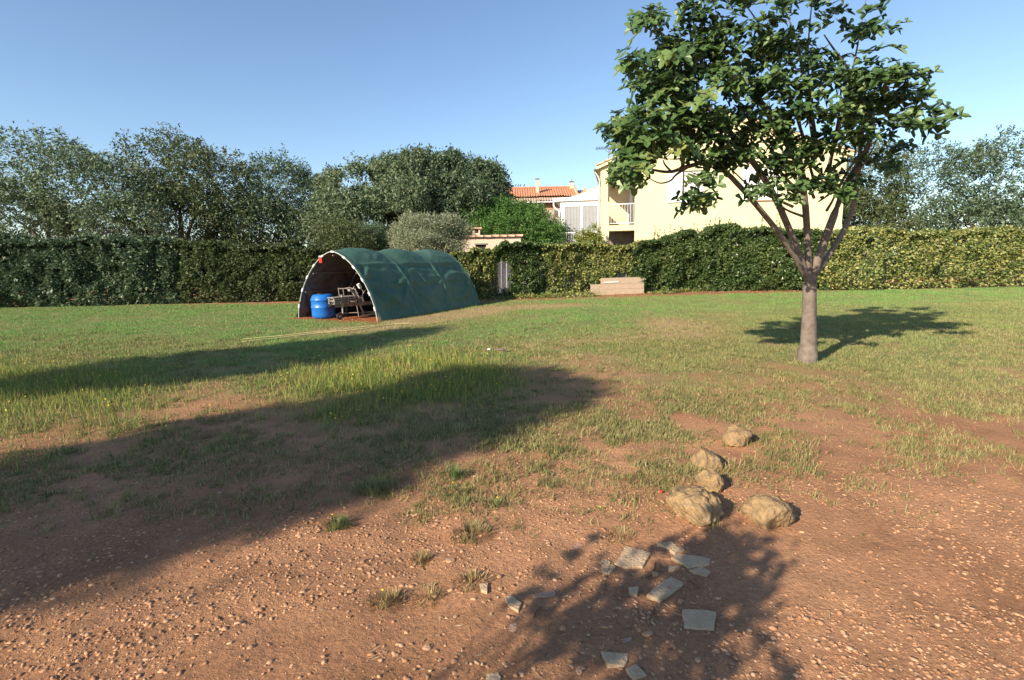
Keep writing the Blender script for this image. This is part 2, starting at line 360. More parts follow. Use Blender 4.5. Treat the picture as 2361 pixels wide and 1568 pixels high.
# dry stubble and straw
x, y = view_points(260000, 2.2, 22, .75); L, T, D, W, E = cover(x, y)
pr = np.clip(D*.9 + .30*sstep(3.2, 4.8, y) + .14*L, 0, 1)*sstep(.36, .6, fbm(x*3, y*3, 47, 3)+.3*D)*(1-E)
pr[y < 2.6] *= .3; k = rng.random(len(x)) < pr; x, y = x[k], y[k]; n = len(x)
V, Fc, cc = blades(x, y, .02+.035*rng.random(n), .0035+.0006*y, pick([(.36,.27,.13),(.44,.34,.18),(.28,.22,.10)], n), .98)
tag(npmesh('dry_grass', V, Fc, m_grass, col=cc), 'straw coloured dry grass', 'grass', kind='stuff')
# low weeds: tiny rosettes in irregular groups
cx_, cy_ = view_points(80000, 2.1, 13, .95); L, T, D, W, E = cover(cx_, cy_)
pr = np.clip(W*1.2+.12*T+.42*sstep(2.6, 3.7, cy_)*sstep(13, 9, cy_), 0, 1)*np.clip(sstep(.34, .58, fbm(cx_*2.2, cy_*2.2, 51, 4))+.35*W, 0, 1); pr *= sstep(2.5, 3.6, cy_)*.92+.08
pr *= 1-.72*np.clip(S(SOIL, cx_, cy_), 0, 1)
lx, ly = tloc(cx_, cy_); pr[(np.abs(lx) < 1.7)*(ly > -.2)*(ly < 6)] = 0
k = rng.random(len(cx_)) < pr; cx_, cy_ = cx_[k], cy_[k]; m = len(cx_); q = 13
sz = .018+.042*rng.random(m); x = (cx_[:, None]+sz[:, None]*rng.normal(size=(m, q))*.7).ravel(); y = (cy_[:, None]+sz[:, None]*rng.normal(size=(m, q))*.7).ravel(); n = m*q
base = pick([(.12,.145,.05),(.19,.20,.075),(.27,.25,.105),(.33,.27,.135)], m); c = np.repeat(base, q, 0)*(.75+.5*rng.random((n, 1)))
tip = np.where((rng.random(n) < .10)[:, None], np.array([.40,.34,.16]), c*1.1)
V, Fc, cc = blades(x, y, np.repeat(sz, q)*(.5+.9*rng.random(n)), .0045+.0009*y, c, .9, tipcol=tip)
tag(npmesh('weeds', V, Fc, m_grass, col=cc), 'low scattered weeds on the bare red soil', 'weeds', kind='stuff')

# ------------------------------------------------------------------ gravel (stuff)
ICO = np.array([(0,0,1),(.894,0,.447),(.276,.851,.447),(-.724,.526,.447),(-.724,-.526,.447),(.276,-.851,.447),(.724,.526,-.447),(-.276,.851,-.447),(-.894,0,-.447),(-.276,-.851,-.447),(.724,-.526,-.447),(0,0,-1)])
ICF = np.array([(0,1,2),(0,2,3),(0,3,4),(0,4,5),(0,5,1),(1,6,2),(2,7,3),(3,8,4),(4,9,5),(5,10,1),(2,6,7),(3,7,8),(4,8,9),(5,9,10),(1,10,6)])
def stones(x, y, s, col):
    n = len(x); V = ICO[None]*(.45+.95*rng.random((n, 12, 1))); V = V*s[:, None, None]*np.stack([.8+.7*rng.random(n), .7+.5*rng.random(n), .30+.35*rng.random(n)], -1)[:, None, :]
    a = rng.random(n)*2*math.pi; ca, sa = np.cos(a)[:, None], np.sin(a)[:, None]
    V = np.stack([V[..., 0]*ca-V[..., 1]*sa+x[:, None], V[..., 0]*sa+V[..., 1]*ca+y[:, None], V[..., 2]+(gz(x, y)-s*.04)[:, None]], -1)
    F_ = (ICF[None]+(np.arange(n)*12)[:, None, None]).reshape(-1, 3); return V.reshape(-1, 3), F_, np.repeat(col, 12, 0)
x, y = view_points(120000, 1.45, 6.5, 1.25); gr = fbm(x*1.1+2, y*1.1, 61, 3)
pr = np.clip(sstep(.38, .60, gr)*.95+.17, 0, 1)*(.12+.88*sstep(4.2, 3.0, y)); k = rng.random(len(x)) < pr*.62; x, y = x[k], y[k]; n = len(x)
s = .003+.0085*rng.random(n)**3.6*(1+.6*rng.random(n)); V, Fc, cc = stones(x, y, s, pick([(.28,.14,.072),(.34,.18,.095),(.39,.21,.118),(.42,.24,.14),(.46,.285,.17)], n, .18))
m_gravel = colmat('gravel', 0.0, .92)
tag(npmesh('gravel', V, Fc, m_gravel, col=cc), 'small reddish gravel scattered on the bare soil', 'gravel', kind='stuff')

# ================================================================== buildings
# ---- cream house (local frame: x along the facade, y into depth)
HO = AT(1383, 600, 26.5); HO[2] = 0
HR = R(-12)
house = thing('cream_house', 'cream rendered gabled house with balcony recess and white shutters behind the hedge', 'house', tuple(HO), HR)
def hz(lx): return 6.03 + .385*min(lx, 11-lx)
DB = 2.6
b = MB()
b.prism([(0,0),(.44,0),(.44,hz(.44)),(0,hz(0))], 0, .32)
b.prism([(1.7,0),(3.92,0),(3.92,hz(3.92)),(1.7,hz(1.7))], 0, .3)
b.prism([(3.92,0),(4.95,0),(4.95,4.2),(3.92,4.2)], 0, .3)
b.prism([(3.92,5.7),(4.95,5.7),(4.95,hz(4.95)),(3.92,hz(3.92))], 0, .3)
b.prism([(4.95,0),(7.3,0),(7.3,hz(7.3)),(5.5,hz(5.5)),(4.95,hz(4.95))], 0, .3)
b.prism([(7.3,0),(8.33,0),(8.33,4.2),(7.3,4.2)], 0, .3)
b.prism([(7.3,5.7),(8.33,5.7),(8.33,hz(8.33)),(7.3,hz(7.3))], 0, .3)
b.prism([(8.33,0),(11,0),(11,hz(11)),(8.33,hz(8.33))], 0, .3)
b.box(10.7,11,.3,9,0,6.0)
b.prism([(0,0),(11,0),(11,hz(11)),(5.5,hz(5.5)),(0,hz(0))], 8.7, 9)
b.build('wall', m_render, house, False)
b = MB()
b.prism([(.0,3.23),(1.7,3.23),(1.7,hz(1.7)),(0,hz(0))], DB, DB+.2)      # back wall of the balcony
b.box(1.7,1.9,.3,DB,3.23,6.5); b.box(0,.3,DB+.2,8.7,0,6.0)
b.build('balcony_wall', m_renderin, house, False)
b = MB(); b.box(.441,1.699,.0,DB,2.96,3.23); b.box(0,.441,.322,DB,2.96,3.23); b.build('balcony_floor', m_render, house, False)
MB().box(0.002,.16,.322,DB-.002,3.232,4.13).build('side_parapet', m_renderin, house, False); MB().box(.002,.16,.322,DB-.002,5.3,6.02).build('side_lintel', m_renderin, house, False)
b = MB(); b.box(.44,1.7,1.3,1.5,0,2.955); b.build('stone_wall', m_stonewall, house, False)
b = MB(); b.box(1.40,1.47,DB-.05,DB-.002,3.24,5.5); b.box(1.62,1.69,DB-.05,DB-.002,3.24,5.5); b.box(1.47,1.62,DB-.05,DB-.002,5.42,5.5)
d = b.build('door', m_dooralu, house, False); b = MB(); b.box(1.471,1.619,DB-.03,DB-.004,3.24,5.418); b.build('door_panel', m_white, d, False)
# balcony railing
rail = MB().box(.44,1.7,.06,.10,4.25,4.29).build('railing', m_white, house, False); MB().box(.44,1.7,.065,.095,3.32,3.345).build('lower_rail', m_white, rail, False)
for i in range(9):
    xx = .54+i*.135; q = MB()
    q.tube([(xx+.012*math.sin(k*1.6)*(i % 2), .08, 3.345+k*.905/8) for k in range(9)], .009, 6); q.build('baluster', m_white, rail, False)
# roof
ang = math.atan(.385)
for side in (0, 1):
    nu, nv = 9, 0; pts = []
    cols = 46; rows = 16; Lr = 5.5/math.cos(ang)+.22; yy = np.linspace(-.22, 9.2, cols*6+1); tt = np.linspace(-.22, Lr-.22, rows*3+1)
    YY, TT = np.meshgrid(yy, tt); hh = .045*np.abs(np.sin((YY+.22)/9.42*cols*math.pi)) + .02*(((TT+.22)/Lr*rows) % 1)*-1
    xx = TT*math.cos(ang); zz = 6.03 + TT*math.sin(ang) + .17 + hh
    if side: xx = 11-xx
    idx = np.arange(YY.size).reshape(YY.shape); Fq = np.stack([idx[:-1,:-1], idx[:-1,1:], idx[1:,1:], idx[1:,:-1]], -1).reshape(-1,4)
    roof = npmesh('roof', np.stack([xx, YY, zz], -1).reshape(-1,3), Fq, m_tile, house, True, world=False)
    e0 = -.2; e1 = 5.5
    poly = [(e0, hz(0)+e0*.385), (e1, hz(5.5)), (e1, hz(5.5)+.16), (e0, hz(0)+e0*.385+.16)]
    if side: poly = [(11-a, c) for a, c in poly]
    s_ = MB(); s_.prism(poly, -.18, 9.15); s_.build('roof_deck', m_render, roof, False)
    # verge tiles along the gable
    vt = None
    for k in range(15):
        t0 = -.2+k*.392; x0, z0 = t0*math.cos(ang), 6.03+t0*math.sin(ang)+.165; dx, dz = .42*math.cos(ang), .42*math.sin(ang)
        q = MB(); V = []; 
        for e in (0, 1):
            r_ = .085-.012*e
            for a in range(7):
                th = math.pi*a/6; px = x0+dx*e-math.sin(ang)*r_*math.sin(th)*.9; pz = z0+dz*e+math.cos(ang)*r_*math.sin(th)*.9
                V.append((11-px if side else px, -.15+r_*math.cos(th), pz+.012*(1-e)))
        q.add(V, [(i, i+1, i+8, i+7) for i in range(6)]+[tuple(range(7)), tuple(range(13, 6, -1))], True); q.build('verge_tile', m_tilepink, roof, False)
q = MB(); q.tube([(5.5, -.2, hz(5.5)+.24), (5.5, 9.1, hz(5.5)+.24)], .11, 10); q.build('ridge_tiles', m_tilepink, house, False)
# windows
for wx in (3.92, 7.3):
    q = MB(); q.box(wx-.02,wx+1.05,-.07,.1,4.14,4.2); q.box(wx+.002,wx+1.028,.1,.28,4.14,4.2)
    wn = q.build('window', m_brownsill, house, False)
    q = MB(); q.box(wx+.06,wx+1.03,.10,.14,4.2,5.7); q.build('closed_shutter', m_shutter, wn, False)
    q = MB(); q.box(wx,wx+.06,.08,.14,4.2,5.7); q.build('frame', m_brownsill, wn, False)
    q = MB(); q.box(wx-.70,wx-.02,-.075,-.03,4.23,5.69); sh = q.build('open_shutter', m_shutter, wn, False, .006)
    for z in (4.42, 5.5):
        q = MB(); q.box(wx-.68,wx-.02,-.03,-.0,z-.02,z+.02); q.build('hinge', m_steel, sh, False)
# downpipe and gutter
q = MB(); q.tube([(-.05,-.03,0),(-.05,-.03,5.45),(-.10,.0,5.62),(-.22,.05,5.78),(-.27,.06,5.9)], .042, 8); q.build('downpipe', m_steel, house, False)
q = MB(); V = []
for yy in (-.14, 9.1):
    for a in range(7):
        th = math.pi+math.pi*a/6; V.append((-.27+.085*math.cos(th), yy, 5.99+.085*math.sin(th)))
q.add(V, [(i, i+7, i+8, i+1) for i in range(6)]+[tuple(range(7))], True); q.build('gutter', m_steel, house, False)
# aerial on the corner of the house
hm = WM[house]
def hw(p): return tuple(hm @ Vector(p))
ant = thing('television_aerial', 'thin rooftop television aerial on a mast fixed to the house corner', 'aerial', hw((.38,-.06,4.4)), HR)
al = lambda mb, n, m, par=None: mb.build(n, m, par or ant, True)
def ht(mb): mb.v = [hw(p) for p in mb.v]; return mb
al(ht(MB().tube([(.38,-.06,4.42),(.38,-.06,6.95)], .022, 8)), 'mast', m_frame_old)
bm_ = al(ht(MB().tube([(-.22,-.06,6.97),(1.0,-.06,6.93)], .012, 6)), 'boom', m_antenna)
for k in range(9):
    x0 = -.2+k*.13
    al(ht(MB().tube([(x0-.05,-.11,6.88),(x0+.05,-.01,7.05)], .013, 5).tube([(x0-.05,-.01,7.05),(x0+.05,-.11,6.88)], .013, 5)), 'element', m_antenna, bm_)
al(ht(MB().tube([(.25,-.06,6.86),(.30,-.06,6.80),(.38,-.06,6.78),(.46,-.06,6.82),(.48,-.06,6.88)], .010, 6)), 'yoke', m_antenna)
al(ht(MB().tube([(.12,-.004,5.42),(.14,-.05,5.41),(.38,-.06,5.41)], .011, 6).box(.37,.40,-.08,-.03,5.36,5.46)), 'bracket', m_steel)
al(ht(MB().tube([(.38,-.06,6.4),(.55,-.08,6.2),(.52,-.05,5.9)], .006, 5)), 'cable', m_antenna)
al(ht(MB().tube([(.55,-.12,6.55),(.95,-.12,6.95)], .010, 5)), 'second_boom', m_antenna)

# ---- white veranda further back, left of the house
O2 = np.array(hw((0, DB+.35, 0)))
def P6(x, y): return PL((1120+x/4.919)*.89806, (440+y/4.919)*.89806, O2, 12)
ver = thing('white_veranda', 'white glazed veranda with vertical blinds against the cream house', 'veranda', tuple(O2), HR)
xl = P6(1565, 500)[0]; xr = -.03; zt = P6(1700, 375)[1]; zr = P6(1990, 770)[1]
gT = P6(1615, 440)[1]; g1, g2 = P6(1615,440)[0], P6(1830,440)[0]; g3, g4 = P6(1846,440)[0], P6(2045,430)[0]
b = MB(); zb = 1.2
b.box(xl,g1,0,.12,zb,zt); b.box(g2,g3,0,.12,zb,gT); b.box(g4,xr,0,.12,zb,gT); b.box(g1,xr,0,.12,gT,zt); b.box(xl,xr,0,.14,.0,zb)
b.box(xl,xl+.12,.12,4,zb,zt); b.box(xl,xl+.1,.14,4,0,zb)
b.build('frame', m_white, ver, False, .01)
for a_, c_ in ((g1, g2), (g3, g4)):
    p = MB(); p.box(a_,c_,.055,.065,gT-.001-1.9,gT); pane = p.build('blind', m_blind, ver, False)
    nsl = 11
    for k in range(nsl):
        x0 = a_+.02+(c_-a_-.04)*k/nsl; w_ = (c_-a_-.04)/nsl*.93
        p = MB(); p.add([(x0,.05,zb),(x0+w_,.028,zb),(x0+w_,.028,gT-.03),(x0,.05,gT-.03),(x0,.054,zb),(x0+w_,.032,zb),(x0+w_,.032,gT-.03),(x0,.054,gT-.03)], [(0,1,2,3),(7,6,5,4),(0,4,5,1),(1,5,6,2),(2,6,7,3),(3,7,4,0)]); p.build('slat', m_blind, pane, False)
    f = MB(); f.box(a_,a_+.035,.004,.05,zb,gT); f.box(c_-.035,c_,.004,.05,zb,gT); f.box(a_+.035,c_-.035,.004,.05,gT-.03,gT); f.build('sash', m_white, ver, False)
k1 = P6(1490,345); k2 = P6(1720,325); k3 = P6(2055,195); f1 = P6(1560,388)
b = MB(); b.prism([(xl-.12,zt),(xr,zt),(xr,k3[1]),(k2[0],k2[1]),(k1[0],k1[1]),(k1[0],k1[1]-.17)], -.14, 4.2); rf = b.build('roof', m_white, ver, False)
b = MB(); b.prism([(k2[0],k2[1]+.003),(xr,k3[1]+.003),(xr,k3[1]+.06),(k2[0],k2[1]+.04)], -.16, 4.2); b.build('roof_capping', m_tilepink, rf, False)
b = MB(); b.tube([(k1[0]-.02,-.10,k1[1]-.10),(k1[0]-.02,-.10,k1[1]-.40),(k1[0]+.08,-.08,k1[1]-.56),(xl-.04,-.06,k1[1]-.70),(xl-.04,-.06,.3)], .045, 8); b.build('downpipe', m_white, ver, False)
b = MB(); b.box(k1[0]-.10,k1[0]+.02,-.16,4.2,k1[1]-.09,k1[1]+.01); b.build('gutter', m_white, ver, False)
b = MB(); b.box(xl-.02,xr-.02,-.50,-.46,zr-.02,zr+.02); b.box(xl-.02,xr-.02,-.49,-.47,zr-.95,zr-.92); b.box(xl-.06,xl+.08,-.55,-.41,0,zr+.02); vr = b.build('railing', m_white, ver, False)
for k in range(17):
    xx = xl+.16+k*(xr-xl-.2)/17; q = MB(); q.tube([(xx+.022*math.sin(j*1.5)*(k % 3 == 1), -.48, zr-.92+j*.9/7) for j in range(8)], .010, 5); q.build('baluster', m_white, vr, False)
b = MB(); b.box(xl-.1,xr-.01,-.55,-.002,.0,zr-.97); b.build('terrace', m_render, ver, False)

# ---- far house with tiled roof
far = thing('tiled_house', 'distant house with orange tiled roof and brown shutters beyond the trees', 'house', (2, 50, 0))
def tiles(x0, x1, y0, z0, y1, z1, wt, rows, name, m, parent):
    nc = int((x1-x0)/wt); X_ = np.linspace(x0, x1, nc*8+1); t = np.linspace(0, 1, rows*4+1); XX, T_ = np.meshgrid(X_, t)
    jit = .02*np.sin(np.floor((XX-x0)/wt)*12.9)
    ph = np.abs(np.sin((XX-x0)/wt*math.pi))**.7; st = (T_*rows+jit*9) % 1
    Zz = z0+(z1-z0)*T_ + .085*ph - .05*st + .01*np.sin(XX*3); Yy = y0+(y1-y0)*T_
    idx = np.arange(XX.size).reshape(XX.shape); Fq = np.stack([idx[:-1,:-1], idx[:-1,1:], idx[1:,1:], idx[1:,:-1]], -1).reshape(-1,4)
    return npmesh(name, np.stack([XX, Yy, Zz], -1).reshape(-1,3), Fq, m, parent, True)
b = MB(); b.box(-6,6.2,48.5,55,0,6.72); b.prism([(-6,6.72),(6.2,6.72),(6.2,7.3),(-6,7.3)], 49.4, 54); b.build('wall', m_farwall, far)
upr = tiles(-6.2,6.3,49.2,7.40,52.2,8.52,.235,9,'upper_roof',m_tile,far)
b = MB(); b.tube([(-6.2,52.2,8.58),(6.3,52.2,8.58)], .12, 8); b.build('ridge', m_tile, upr)
b = MB(); b.add([(-6.2,52.2,8.5),(6.3,52.2,8.5),(6.3,55.2,7.3),(-6.2,55.2,7.3)], [(0,1,2,3)]); b.build('rear_slope', m_tile, upr)
tiles(-6.2,6.3,47.8,6.80,49.35,7.26,.235,4,'lower_roof',m_tileold,far)
b = MB(); b.box(-6.2,6.3,47.82,48.5,6.70,6.79); b.build('eaves_board', m_whitewall, far)
for x0, x1 in ((-3.6,-2.5),(-1.9,-.8),(.60,1.46),(1.82,2.90),(3.26,4.4),(4.8,5.8)):
    b = MB(); b.box(x0,x1,48.44,48.498,5.25,6.66); wn = b.build('shutter', m_wood, far)
    for j in range(4):
        q = MB(); ww = (x1-x0)/4; q.box(x0+j*ww+.012,x0+(j+1)*ww-.012,48.41,48.438,5.27,6.64); q.build('board', m_wood, wn)
b = MB(); b.box(-6,6.2,46.6,46.8,0,5.93); b.box(-6,6.2,46.55,46.85,5.93,6.02); b.build('terrace_wall', m_farwall, far)
for k in range(4):
    b = MB(); b.box(3.9+k*.17,3.98+k*.17,46.5,46.59,5.35,5.9); b.build('lattice_bar', m_frame_old, far)
for (cx, cy, zb_, zt_, w_) in ((2.67,50.4,7.6,9.02,.15),(6.1,52.0,8.3,8.95,.17)):
    b = MB(); b.box(cx-w_,cx+w_,cy-w_,cy+w_,zb_,zt_); ch = b.build('chimney', m_farwall, far)
    b = MB(); b.box(cx-w_-.05,cx+w_+.05,cy-w_-.05,cy+w_+.05,zt_+.1,zt_+.16); b.box(cx-w_,cx-w_+.06,cy-w_,cy+w_,zt_,zt_+.1); b.box(cx+w_-.06,cx+w_,cy-w_,cy+w_,zt_,zt_+.1); b.build('chimney_cap', m_frame_old, ch)
b = MB(); b.tube([(6.1,52,9.1),(6.1,52,9.32)], [.06,.03], 6); b.build('cowl', m_frame_old, far)
b = MB(); b.tube([(6.32,49.1,7.5),(6.32,52.2,8.66)], .13, 8); b.build('verge', m_tilepink, far)
annex = thing('annex_roof', 'small pale tiled roof end right of the distant tiled house', 'roof', (7.3, 53, 0))
tiles(6.55,7.7,51.6,7.7,53.2,8.35,.235,4,'roof',m_tileold,annex); b = MB(); b.box(6.6,7.65,51.9,54,0,7.75); b.build('wall', m_farwall, annex)
b = MB(); b.box(7.45,7.72,53.0,53.3,8.2,8.6); b.build('stub', m_tilepink, annex)
for i, bx in enumerate((.62,.88,1.09,1.46)):
    t_ = thing('bird', ['leftmost small dark bird perched on the orange tiled roof ridge', 'second small dark bird from the left on the orange roof ridge', 'third small dark bird from the left on the orange roof ridge', 'rightmost small dark bird on the orange roof ridge, nearest the chimney'][i], 'bird', (bx, 52.2, 8.70), group='birds on the far ridge')
    b = MB(); b.tube([(bx-.10,52.2,8.74),(bx-.05,52.2,8.77),(bx,52.2,8.82),(bx+.03,52.2,8.87),(bx+.04,52.2,8.92),(bx+.07,52.2,8.945),(bx+.10,52.2,8.94)], [.012,.03,.055,.05,.032,.03,.006], 7)
    b.tube([(bx+.005,52.2,8.79),(bx+.005,52.2,8.70)], .008, 4); b.build('body', m_bird, t_)

# ---- garden shed with tiled edge and barbecue chimney
shed = thing('garden_shed', 'low roughcast garden shed with a tile edge behind the ivy hedge', 'shed', (-1.2, 27, 0))
b = MB(); b.box(-3.3,-1.76,26.5,26.75,0,2.74); b.box(-1.76,-1.23,26.5,26.75,0,1.9); b.box(-1.23,.54,26.5,26.75,0,2.74); b.box(-1.76,-1.23,26.5,26.75,2.44,2.74); b.box(.29,.54,26.75,29,0,2.7); b.box(-3.3,-3.05,26.75,29,0,2.7); b.build('wall', m_shedwall, shed)
b = MB(); b.box(-1.76,-1.23,26.6,26.68,1.9,2.44); w_ = b.build('window', m_black, shed); b = MB(); b.box(-1.82,-1.17,26.46,26.499,2.40,2.47); b.build('lintel', m_frame_old, w_)
b = MB(); b.add([(-3.35,26.42,2.78),(.6,26.42,2.78),(.6,29.1,2.45),(-3.35,29.1,2.45),(-3.35,26.42,2.745),(.6,26.42,2.745),(.6,29.1,2.41),(-3.35,29.1,2.41)], [(0,1,2,3),(7,6,5,4),(0,4,5,1),(1,5,6,2),(2,6,7,3),(3,7,4,0)]); rf = b.build('roof', m_tilepink, shed)
for k in range(10):
    x0 = -3.36+k*.397; q = MB(); V = []
    for e, r_ in ((0, .105), (1, .088)):
        for a in range(8):
            th = -.25+(math.pi+.5)*a/7; V.append((x0+e*.43, 26.44+r_*math.cos(th), 2.79+r_*math.sin(th)*.85+.008*(1-e)+.006*math.sin(k*2.3)))
    q.add(V, [(i, i+1, i+9, i+8) for i in range(7)]+[tuple(range(8)), tuple(range(15, 7, -1))], True); q.build('edge_tile', m_tilepink, rf)
b = MB(); b.box(-1.91,-1.53,26.6,27.0,2.6,2.98); b.box(-1.91,-1.80,26.6,27.0,2.98,3.19); b.box(-1.61,-1.53,26.6,27.0,2.98,3.19); b.box(-1.80,-1.61,26.93,27.0,2.98,3.19); ch = b.build('chimney', m_shedwall, shed)
b = MB(); b.box(-2.02,-1.43,26.5,27.1,3.192,3.255); b.build('chimney_slab', m_tilepink, ch)
# pale wall behind the hedge gaps
b = MB(); b.box(-.9,8.0,25.3,25.48,0,1.12); b.box(-.92,8.02,25.26,25.52,1.12,1.18); tag(b.build('garden_wall', m_whitewall), 'low white wall glimpsed through gaps in the ivy hedge', 'wall')

# ================================================================== green storage tunnel
T_N, T_W, T_H = 1.62, 1.5, 1.9
tun = thing('storage_tunnel', 'green tarpaulin storage tunnel on steel hoops, open at the front', 'tunnel', (T_O[0], T_O[1], 0), -T_AX)
def arch(th, k=1.0):
    c, s = np.cos(th), np.sin(th)
    return T_W*k*np.sign(c)*np.abs(c)**(2/T_N), T_H*k*np.abs(s)**(2/T_N)
def arc_param(n):
    th = np.linspace(0, math.pi, 2001); x_, z_ = arch(th); l = np.concatenate([[0], np.cumsum(np.hypot(np.diff(x_), np.diff(z_)))]); return np.interp(np.linspace(0, l[-1], n), l, th)
HOOPS = [0, T_L/3, 2*T_L/3, T_L]
def cover_surface(off, wr):
    na, nl = 150, 190; th = arc_param(na); tl = np.linspace(-.04, T_L+.04, nl); A, Lg = np.meshgrid(th, tl, indexing='ij'); s = np.linspace(0, 1, na)[:, None]*np.ones(nl)
    x_, z_ = arch(A); e = 1e-3; x2, z2 = arch(np.clip(A+e, 0, math.pi)); x1, z1 = arch(np.clip(A-e, 0, math.pi)); tx, tz = x2-x1, z2-z1; l = np.hypot(tx, tz)+1e-12; nx_, nz_ = tz/l, -tx/l
    fr = (Lg/T_L*3) % 1; bay = np.sin(np.pi*np.clip(fr, 0, 1)); bayi = np.floor(np.clip(Lg/T_L*3, 0, 2.999))
    top = np.exp(-((s-.5)/.17)**2); mid = np.exp(-((np.abs(s-.5)-.28)/.16)**2)
    d = .105*bay*top - .045*bay*mid*(.6+.5*fbm(Lg*1.3, s*6, 71, 2))
    for p_, amp in ((.335, .045), (.20, .030), (.665, .045), (.80, .030)):                     # purlin creases
        d = d + amp*np.exp(-np.abs(s-p_)/.012)*(.5+.5*bay) - amp*.9*np.exp(-((s-(p_-.02 if p_ < .5 else p_+.02))/.02)**2)*bay
    warp = fbm(Lg*.9, s*5, 72, 3)
    # slack folds: diagonal below the top crease, fanning from the hoop feet
    for hpos, k0 in ((0, 1.0), (T_L/3, .8), (2*T_L/3, .9), (T_L, .7)):
        dl = np.abs(Lg-hpos); sy = np.minimum(s, 1-s)
        a_ = np.arctan2(sy*4.2-.95, dl+.12)
        d = d + wr*.026*k0*np.sin(a_*9+warp*9+hpos*3)*np.exp(-dl/.9)*sstep(0, .12, dl)*sstep(.40, .26, sy)
    d = d + wr*.06*(fbm(Lg*1.1+s*9, s*13-Lg*.8, 73, 3)-.5)*sstep(.47, .38, np.abs(s-.5)+.0*s)*bay
    rid = 1-np.abs(2*fbm(Lg*1.0-s*4, s*6+Lg*.7, 75, 3)-1); d = d + wr*.045*(rid**4-.2)*bay*(.4+.6*mid)
    sy = np.minimum(s, 1-s)
    def ridge(q): return (1-np.abs(np.sin(q)))**1.6
    swag = sy*46 + 5.5*(fr-.5)**2*4 + warp*5 + bayi*1.7
    d = d + wr*.095*(ridge(swag*.36)-.35)*bay**.7*sstep(.03, .10, sy)*sstep(.36, .29, sy)*(.25+.9*fbm(Lg*1.2+4, s*4, 79, 2))
    for hpos, amp in ((0, .11), (T_L/3, .06), (2*T_L/3, .05), (T_L, .07)):
        dl = np.abs(Lg-hpos); a_ = np.arctan2(.215-sy, dl*.28+.02)
        d = d + wr*amp*(ridge(a_*6.5+warp*1.2+hpos)-.35)*np.exp(-dl/1.1)*sstep(.02, .35, dl)*sstep(.27, .16, sy)
    d = d + wr*.035*(fbm(Lg*4+s*5, s*30, 74, 2)-.5)*top*bay
    d = d + .026*np.exp(-((fr-.0)/.025)**2) + .026*np.exp(-((fr-1)/.025)**2) + off
    flare = .10*sstep(.05, 0, np.minimum(s, 1-s))*(.4+.9*fbm(Lg*3, s*0, 76, 3)*wr)
    d = d+flare
    P_ = np.stack([x_+nx_*d, Lg+.02*wr*(fbm(s*14, Lg*2, 77, 2)-.5), np.maximum(z_+nz_*d, .004)], -1)
    idx = np.arange(na*nl).reshape(na, nl); Fq = np.stack([idx[:-1,:-1], idx[1:,:-1], idx[1:,1:], idx[:-1,1:]], -1).reshape(-1,4); return P_.reshape(-1,3), Fq
V, Fq = cover_surface(.03, 1.0); cov = npmesh('cover', V, Fq, m_tarp, tun, True, world=False)
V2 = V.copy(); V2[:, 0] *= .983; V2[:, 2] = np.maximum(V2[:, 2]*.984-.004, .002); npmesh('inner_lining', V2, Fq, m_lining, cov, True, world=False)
th = arc_param(60); ax_, az_ = arch(th)
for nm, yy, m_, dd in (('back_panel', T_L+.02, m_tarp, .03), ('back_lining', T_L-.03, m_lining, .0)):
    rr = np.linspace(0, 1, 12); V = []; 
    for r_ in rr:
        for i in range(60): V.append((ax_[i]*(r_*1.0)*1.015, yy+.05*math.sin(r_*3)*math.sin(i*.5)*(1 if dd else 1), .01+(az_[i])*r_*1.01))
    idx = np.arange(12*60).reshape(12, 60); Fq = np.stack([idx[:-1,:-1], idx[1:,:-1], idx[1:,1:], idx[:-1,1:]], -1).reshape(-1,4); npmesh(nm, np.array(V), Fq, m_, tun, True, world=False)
for i, hp in enumerate(HOOPS):
    k = 1.012 if i in (0, 3) else .965; pts = [(ax_[j]*k, hp-(.055 if i == 0 else -.055 if i == 3 else 0), az_[j]*k) for j in range(60)]
    hoop = MB().tube(pts, .016, 8).build('hoop', m_hoop if i in (0, 3) else m_frame_old, tun, False)
    if i in (0, 3):
        for q_ in ((4,9,14,19,24,29,34,39,44,49,55) if i == 0 else (8, 14, 20, 26)):
            j = q_; tx, tz = ax_[j+1]-ax_[j-1], az_[j+1]-az_[j-1]; l = math.hypot(tx, tz); tx /= l; tz /= l; c_ = pts[j]
            MB().bar((c_[0]-tx*.055, c_[1]-.004, c_[2]-tz*.055), (c_[0]+tx*.055, c_[1]-.004, c_[2]+tz*.055), .042, .042, (0,1,0)).build('clip', m_clip, hoop, False)
for a_ in (.5, .30, .70, .165, .835):
    t_ = np.interp(a_, np.linspace(0, 1, 60), th); px, pz = arch(np.array([t_]), .955); MB().tube([(px[0],-.02,pz[0]),(px[0],T_L,pz[0])], .016, 6).build('purlin', m_frame_old, tun, False)
b = MB(); b.add([(-1.38,1.0,.018),(1.38,1.0,.018),(1.38,T_L-.06,.018),(-1.38,T_L-.06,.018),(-1.38,1.0,.006),(1.38,1.0,.006),(1.38,T_L-.06,.006),(-1.38,T_L-.06,.006)], [(0,1,2,3),(7,6,5,4),(0,4,5,1),(1,5,6,2),(2,6,7,3),(3,7,4,0)]); o = b.build('ground_sheet', m_dark, None); o.location = (T_O[0], T_O[1], .012); o.rotation_euler = (0,0,-T_AX); tag(o, 'dark ground sheet under the tunnel behind the trailer', 'sheet')
